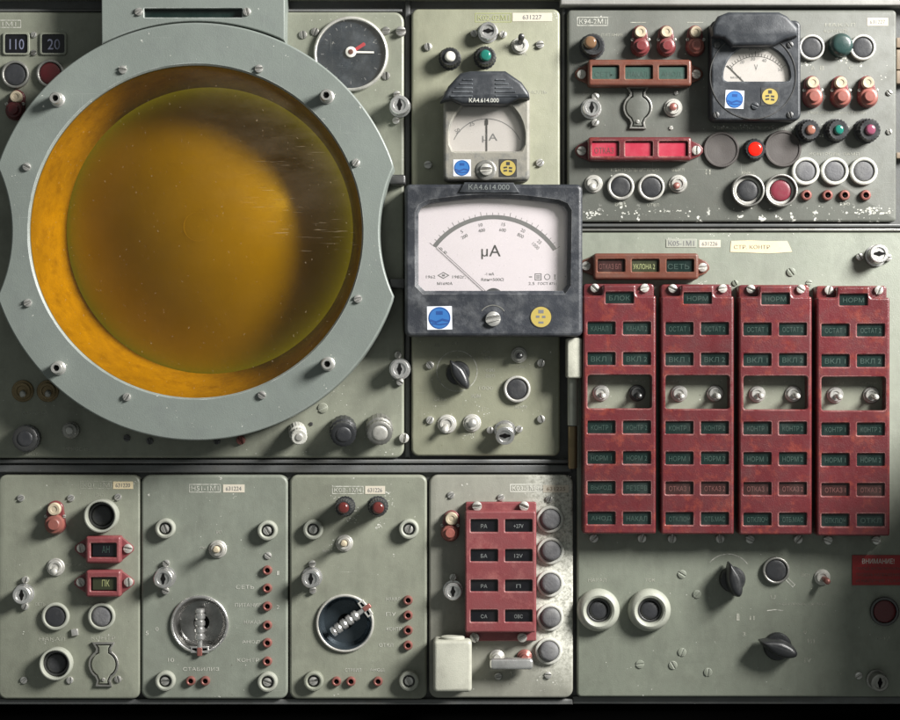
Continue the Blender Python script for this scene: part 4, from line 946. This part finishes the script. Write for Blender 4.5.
# ---------------------------------------------------------------- 5: lower left unit
u5 = unit('lower sage unit with two small pink window lamps and a keyhole cover', -2, 140, 475, 699, 8, 'sage')
nameplate(u5, 'К01-1М', 80, 111.5, 481, 489, 'engraving_faint'); tape_label(u5, '631220', 113, 133, 481.5, 489, 'tape', 'print_grey')
for x, y in ((21, 498), (71, 498), (118, 497), (24, 680), (70, 680), (118, 679)): screw(u5, x, y, 3.6, 2)
u5.part('square_bolt', MB().plate(rrect(-3.4, 3.4, -3.4, 3.4, 0.5, 2), [], 0, 3, 0.6).mesh('bolt', 'steel'), 75, 632, 0, 8)
fuse_lamp(u5, 56, 523.5, 'lamp_red', 'lamp_salmon', r=10, dy=15, br=6.5)
guard_button(u5, 103, 515, 16.5, 14, h=16)
toggle(u5, 56, 567, 9, (0, -4), length=13, tr=3.6, lever='steel_light')
lock(u5, 24.5, 593.5, 9, 15, ((1.5, 14), (1, -12.5)))
button(u5, 56, 616, 13.8, 10.5, 'ivory_ring', 'rubber'); button(u5, 102, 616, 13.6, 10.5, 'ivory_ring', 'rubber_grey', bulge=0.5)
guard_button(u5, 57.5, 662.5, 16, 13.5, h=13); keyhole_cover(u5, 104, 664, 12, 4.6, 19, 'sage')
deco(u5, [('НАКАЛ', 52, 639, 26, 3.6), ('КОНТР', 103, 638, 24, 3.8), ('ВКЛ', 100, 495, 8, 2.8), ('СЕТЬ', 40, 604, 10, 3), ('АНОД', 86, 603, 12, 3), ('ПИТАНИЕ', 76, 565, 22, 3.6)])
def small_annun(label, x0, x1, y0, y1, s_, scr, mat='pane_black', ink='ink_grey'):
    pn = [(x0 + 5, x1 - 4.5, y0 + 7, y1 - 6)]
    cx, cy = (x0 + x1) / 2, (y0 + y1) / 2
    t = Thing('annunciator', label, 'indicator lamp', cx, y1, 0, 'small one-window lamps')
    a, b_, c, d = P(x0, x1, y0, y1, cx, cy)
    t.part('housing', MB().plate(rrect(a, b_, c, d, 2.5, 3), [rrect(*P(*pn[0], cx, cy), 0.8, 2)], 0.2, 14, 2.4, hbev=0.9, hz0=9).mesh('housing', 'bakelite_pink'), cx, cy, 0)
    for (px, py) in scr:
        sg_ = -1 if px < cx else 1; ex = (x0 if sg_ < 0 else x1) - cx - sg_; sx = px - cx; sy = cy - py
        t.part('ear', MB().plate([(ex, d - 1.5), (sx + sg_ * 2, sy + 5.5), (sx + sg_ * 6, sy + 2), (sx + sg_ * 6, sy - 2), (sx + sg_ * 2, sy - 5.5), (ex, c + 1.5)], [], 0.15, 5, 1.2).mesh('ear', 'bakelite_pink'), cx, cy, 0)
        screw(t, px, py, 4.6, 2.6, 'steel_light', 5)
    windows(t, pn, [mat], [s_], [ink], 14, 0.45, 0.5)
small_annun('upper pink one-window lamp with dark blank glass below the deep round button', 88, 123, 535, 562, 'АН', ((81.5, 548), (128, 548.5)), ink='ink_green')
small_annun('lower pink one-window lamp with pale letters on dark glass', 88, 123, 569, 595.5, 'ПК', ((81, 582), (128.5, 582)), 'pane_olive', 'ink_lime')

surf('cup_metal', (0.38, 0.375, 0.36), 0.3, metal=0.85, vary=0.2, dirt=0.6, dirt_col=(0.06, 0.06, 0.055))
surf('cup_blue', (0.06, 0.078, 0.092), 0.28, metal=0.6, vary=0.2, dirt=0.3)
# ---------------------------------------------------------------- 6 and 7: crank units
def crank(t, px, py, r, ang, cup, depth=13, handle='chrome', rimmat='chrome', L=40):
    # a cup let into the plate with a folding handle hinged at one side (ang: direction of the hinge)
    chord = r * 0.86
    def cupm():
        mb = MB(); n = 64
        def lp(rr, z):
            out_ = []
            for i in range(n):
                a = 2 * pi * i / n; x, y = rr * cos(a), rr * sin(a)
                out_.append((min(x, chord * rr / r), y, z))
            return out_
        return mb.loft([lp(r + 2.2, 0), lp(r + 2.2, 1.6), lp(r + 1.4, 2.6), lp(r, 2.6), lp(r - 0.8, 1.5), lp(r - 1.4, -depth + 3), lp(r - 4.5, -depth), lp(r * 0.4, -depth - 0.1)]).mesh('cup', cup)
    o = t.part('crank', cupm(), px, py, 0, ang)
    sub(o, 'rim', MB().loft([[(rr * cos(2 * pi * i / 64), rr * sin(2 * pi * i / 64), z) for i in range(64)] for rr, z in ((r + 3.0, 0), (r + 3.0, 2.4), (r + 2.2, 3.2), (r + 1.2, 3.2), (r + 0.6, 2.6))], False, False).mesh('rim', rimmat))
    sub(o, 'bore', MB().lathe([(r * 0.3, -depth), (r * 0.3, -depth + 0.25)], 24).mesh('bore', 'cavity'))
    sub(o, 'hinge_plate', MB().plate([(chord - 0.5, -9), (r + 2.5, -9), (r + 2.5, 9), (chord - 0.5, 9)], [rrect(chord + 1.2, r + 1.2, -7.5, -2.8, 0.5, 2), rrect(chord + 1.2, r + 1.2, 2.8, 7.5, 0.5, 2)], -3, 3.3, 0.5, hole_floor=False).mesh('hinge', rimmat))
    sub(o, 'hinge_pin', MB().plate(rrect(chord + 0.6, r + 5.5, -2.5, 2.5, 1), [], 2, 4.6, 0.6).mesh('pin', 'copper_red'))
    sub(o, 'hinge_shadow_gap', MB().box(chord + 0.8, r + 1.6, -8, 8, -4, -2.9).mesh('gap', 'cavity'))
    def hnd():
        prof = [(2.6, chord + 2), (2.8, chord - 6), (3.2, chord - 6.4), (4.6, chord - 7)]
        x = chord - 7
        for k in range(4): prof += [(5.4, x - 1.2), (5.4, x - 4.6), (4.3, x - 5.6), (4.3, x - 6.4)]; x -= 6.8
        prof += [(5.2, x - 0.6), (5.0, x - 3), (4.0, x - 4), (0.01, x - 4.2)]
        mb = MB()
        mb.loft([[(xx, rr * cos(2 * pi * i / 20), 1.5 + rr * sin(2 * pi * i / 20)) for i in range(20)] for rr, xx in prof], True, False)
        return mb.mesh('handle', handle, 30)
    sub(o, 'handle', hnd())
    return o
u6 = unit('sage unit with a chrome crank well and a column of six red sockets', 141, 288, 475, 699, 9, 'sage_green', [(200, 624, 28.2)])
nameplate(u6, 'Н51-1М1', 189, 220.5, 484, 492.5); tape_label(u6, '631224', 223, 244.5, 484.5, 492.5)
for x, y in ((166, 528), (268, 530), (166, 680), (268, 681)): captive(u6, x, y)
toggle(u6, 218, 549, 9, (0.5, 1.5), lever='cream', length=24, tr=3.8)
lock(u6, 165.5, 577, 9.5, 18, ((1, 14), (0.5, -13.5))); screw(u6, 268, 555.5, 3.6, 1.6)
for x, y in ((267.5, 570), (267.5, 588), (267.5, 606), (267.5, 625), (267.5, 642.5), (267.5, 661), (191, 680.5), (205.5, 680.5)): pin_socket(u6, x, y)
crank(u6, 200, 624, 26, -90, 'cup_metal', rimmat='chrome')
deco(u6, [('ВКЛ', 219, 532, 5, 3), ('ОТКЛ', 203, 548, 6, 2.6), ('СТАБИЛИЗ', 201, 669, 36, 3.6), ('СЕТЬ', 245, 587, 18, 4), ('ПИТАНИЕ', 248, 605, 26, 3.8), ('НАКАЛ', 252, 622, 16, 3.4), ('АНОД', 251, 642, 18, 3.6), ('КОНТР', 248, 660, 22, 3.6), ('0', 157, 629, 3, 4), ('5', 147, 633, 3, 4), ('10', 171, 660, 6, 4), ('1', 278, 573, 2.5, 4), ('2', 278, 607, 3, 4)], 'engraving')
u7 = unit('sage unit with a dark blue crank well and two red jewel lamps', 289.5, 427, 475, 699, 8, 'sage', [(345, 623, 28.2)])
nameplate(u7, 'К08-1М4', 332, 363.5, 486, 494); tape_label(u7, '631226', 365, 385, 486, 494)
for x, y in ((313.5, 529), (409, 528.5), (314, 680), (409, 680)): captive(u7, x, y, mat='ivory_ring' if (x, y) != (314, 680) else 'sage')
jewel(u7, 345.5, 506, 8.8, 5.8, 'jewel_red', h=26, tilt=(0, -2)); jewel(u7, 378, 506, 9, 6.2, 'jewel_red', h=27, tilt=(0, 2))
toggle(u7, 344.5, 543, 8.5, (0, 1.5), lever='cream', length=24, tr=3.6)
lock(u7, 312, 577, 9.2, 18, ((0.5, 13.5), (1, -13)))
for x, y in ((408, 600), (408, 615), (408, 630), (408, 645), (336.5, 681), (351, 681), (378, 681)): pin_socket(u7, x, y)
crank(u7, 345, 623, 26, 36, 'cup_blue', rimmat='steel_light')
deco(u7, [('НАКАЛ', 393, 599, 14, 3.6), ('ПУ', 391, 614, 10, 3.8), ('КОНТР', 394, 629, 15, 3.8), ('ОТКЛ', 386, 645, 14, 3.6), ('СТАБИЛ', 353, 670, 16, 3.4), ('АНОД', 377, 670, 15, 3.4), ('ВКЛ', 326, 551, 6, 3)], 'engraving')

# ---------------------------------------------------------------- 8: crusted unit
u8 = unit('corroded pale unit with a column of five crusted grey buttons', 429, 573, 475, 698, 9, 'sage_crust')
nameplate(u8, 'К03-3М4', 510, 541, 484, 492, 'ink_pale'); tape_label(u8, '631225', 543, 569, 485, 492.5, 'tape_white', 'tan')
for x, y in ((451, 495), (501, 497.5), (549, 499), (498, 676), (548, 675)): screw(u8, x, y, 3.6, 2)
fuse_lamp(u8, 450, 532, 'lamp_red', 'lamp_salmon', r=8.5, dy=14, dx=1.5, br=6.5)
lock(u8, 453, 590, 8.8, 15, ((0, 13),))
for x, y in ((550, 519), (550.5, 550.5), (550, 583), (550, 617), (548.5, 650.5)):
    button(u8, x, y, 13.6, 10.2, 'white_paint', 'rubber_grey', h=4.5, caph=9, bulge=0.4)
wb = u8.part('junction_cover', MB().plate(rrect(-19, 19, -25.5, 25.5, 4), [], 0.2, 32, 3.5).mesh('cover', 'box_pale'), 453, 666, 0)
wb.location = flat(452.5, 666.5, 32) - u8.org - Vector((0, 0, 32 * S))
sub(wb, 'gland', MB().loft([[(r * cos(2 * pi * i / 24), y, 19 + r * 0.7 * sin(2 * pi * i / 24)) for i in range(24)][::-1] for r, y in ((12, 22), (12, 27.5), (10.5, 28.5))]).mesh('gland', 'box_pale'))
br = u8.part('shorting_bar', MB().plate(rrect(-21.5, 21.5, -5.5, 5.5, 3.4), [], 9, 18, 2.6).mesh('bar', 'chrome'), 511, 661.5, 0)
for x, mt_ in ((497, 'steel_light'), (524.5, 'copper_red')):
    sub(br, 'terminal', cached(('term', mt_), lambda: MB().lathe([(7.5, 0), (7.5, 3), (5.5, 4), (5.5, 7), (3.6, 8.2), (3.4, 12)], 24).mesh('terminal', mt_)), x - 511, 5, 0)
deco(u8, [('ЗЕМЛЯ', 511, 683, 12, 3), ('1', 511, 673, 3, 4)])
t = Thing('annunciator', 'short dusty pink block with eight windows on the corroded unit', 'indicator block', 500, 640, 0)
wins = []
for y0, y1 in ((519.5, 532), (549.5, 561.5), (580, 591.5), (610, 622)): wins += [(470.5, 497.5, y0, y1), (505, 532, y0, y1)]
cx, cy = 500.5, 572.5; k = (DIST - 22) / DIST
hl = [rrect(*[v * k for v in P(*w_, cx, cy)], 0.8, 2) for w_ in wins]
hs = t.part('housing', MB().plate(rrect(*[v * k for v in P(465, 536, 511, 632.5, cx, cy)], 2.4, 3), hl, 0.2, 22, 1.8, hbev=0.9).mesh('housing', 'bakelite_pink'), cx, cy, 0)
hs.location = flat(cx, cy, 22) - t.org - Vector((0, 0, 22 * S))
t.part('flange', MB().plate(rrect(*P(465.5, 536, 501.5, 640, cx, cy), 1.5, 3), [], 0.2, 8, 1.2).mesh('flange', 'bakelite_pink'), cx, cy, 0)
for x, y in ((477, 506), (524, 506), (474.5, 637), (522, 637)): screw(t, x, y, 4.8, 5, 'steel_light', 8)
windows(t, wins, ['pane_black'] * 8, ['РА', '+27V', 'БА', '12V', 'РА', 'П', 'СА', 'ОВС'], ['ink_grey'] * 8, 22, 0.36, 0.31)

# tan label strips at the right-hand edge of the rack
for y0, y1, lab in ((37, 47, 'topmost short tan card at the rack edge beside the dark upper unit'), (49, 69, 'tallest tan card at the rack edge, second from the top'),
                    (70, 83, 'third tan card at the rack edge, just below the tallest one'), (152, 158, 'lone narrow tan card at the rack edge, lowest of the four')):
    t = Thing('label_strip', lab, 'label', 905, y1, 0, 'tan strips at the rack edge')
    t.part('card', MB().plate(rrect(-7.5, 7.5, -(y1 - y0) / 2, (y1 - y0) / 2, 0.8, 2), [], -14, -4, 0.5).mesh('card', 'tan'), 905, (y0 + y1) / 2, 0)

# ---------------------------------------------------------------- flaked paint: thin ragged flecks where the finish has come away
def flakes(t, spots, mat='bare_primer', h=0):
    mb = MB(); rnd = random.Random(len(spots) * 31 + int(t.px))
    for px, py, sx, sy, n, size in spots:
        for _ in range(n):
            c = flat(px + rnd.uniform(-1, 1) * sx, py + rnd.uniform(-1, 1) * sy, h) - t.org
            r = size * rnd.uniform(0.25, 1.0) ** 1.5; m_ = rnd.randint(5, 8); a0 = rnd.uniform(0, 6); el = rnd.uniform(0.5, 1.0)
            pts = []
            for k in range(m_):
                a = a0 + 2 * pi * k / m_; q = r * rnd.uniform(0.45, 1.0)
                pts.append((c.x / S + q * cos(a), c.y / S + q * el * sin(a), h + 0.02))
            mb.loft([pts, [(x, y, h + 0.09) for x, y, _ in pts]])
    o = link('flaked_paint', mb.mesh('flakes', mat), t.o); o['kind'] = 'stuff'
flakes(u3, [(588, 213, 12, 3, 18, 2.4), (640, 213, 50, 2.5, 34, 1.8), (875, 211, 20, 3, 40, 2.2), (622, 205, 7, 2.5, 10, 2.2), (805, 65, 7, 3, 12, 2.0), (842, 60, 7, 3, 14, 2.2), (858, 66, 6, 4, 8, 1.6),
            (815, 134, 14, 8, 10, 1.2), (720, 127, 10, 1.5, 10, 1.6), (760, 127, 40, 2, 24, 1.2), (614, 173, 3, 4, 6, 1.6), (780, 208, 60, 4, 14, 1.5), (875, 75, 12, 14, 10, 1.6), (846, 203, 6, 2, 7, 1.4)])
flakes(u7, [(354, 512, 5, 8, 26, 1.4), (336, 498, 6, 4, 12, 1.2), (388, 500, 5, 8, 22, 1.4), (380, 524, 6, 4, 14, 1.6), (350, 520, 8, 5, 12, 1.1), (362, 489, 32, 6, 18, 0.9), (393, 555, 3, 3, 4, 1.2), (330, 545, 8, 6, 8, 1.2), (336, 695, 3, 1, 4, 1.4), (353, 478, 3, 1.5, 5, 1.3)])
flakes(u8, [(566, 560, 5, 85, 120, 1.5), (538, 560, 3, 80, 60, 1.2), (550, 600, 18, 70, 90, 1.0), (545, 670, 22, 22, 60, 0.9), (540, 488, 30, 6, 30, 0.9), (465, 485, 3, 2, 6, 1.4), (497, 640, 30, 50, 20, 0.8)])
flakes(u6, [(219, 478, 3, 1.5, 6, 1.6), (148, 495, 2, 2, 3, 1.3), (217, 696, 3, 1, 4, 1.3), (215, 580, 60, 90, 26, 0.7), (234, 495, 2, 4, 5, 1.0)])
flakes(u5, [(70, 590, 60, 90, 26, 0.7), (103, 640, 10, 6, 12, 1.2), (134, 482, 4, 4, 8, 1.1), (46, 642, 10, 4, 8, 0.9), (26, 632, 3, 2, 3, 1.0)])
flakes(u2, [(483, 410, 8, 8, 18, 1.2), (470, 437, 8, 3, 10, 1.1), (521, 408, 4, 3, 6, 1.1), (549, 352, 2, 2, 3, 1.5), (480, 360, 60, 50, 30, 0.7), (432, 410, 4, 4, 5, 1.2), (490, 100, 60, 80, 20, 0.6), (555, 15, 2, 5, 6, 1.2)])
flakes(u4, [(670, 240, 8, 2, 8, 1.3), (740, 235, 60, 1.5, 18, 1.1), (700, 640, 100, 50, 40, 0.7), (618, 612, 3, 4, 4, 1.2), (800, 600, 40, 40, 16, 0.7), (708, 283, 14, 2, 10, 1.0)])
flakes(u1, [(330, 400, 20, 14, 12, 0.9), (345, 20, 50, 4, 10, 0.8), (388, 452, 8, 4, 8, 1.3), (300, 452, 60, 3, 16, 0.9), (62, 410, 20, 6, 6, 0.8)])
flakes(rd, [(123, 70, 6, 5, 5, 0.9), (356, 163, 5, 5, 6, 0.9), (59, 368, 9, 9, 8, 0.9), (328, 364, 9, 9, 8, 0.9), (327, 97, 9, 9, 7, 0.9), (230, 52, 60, 10, 12, 0.8), (195, 415, 90, 12, 16, 0.8), (375, 230, 6, 60, 10, 0.7), (18, 235, 6, 60, 10, 0.7), (333, 388, 14, 10, 6, 1.2)], h=BH)
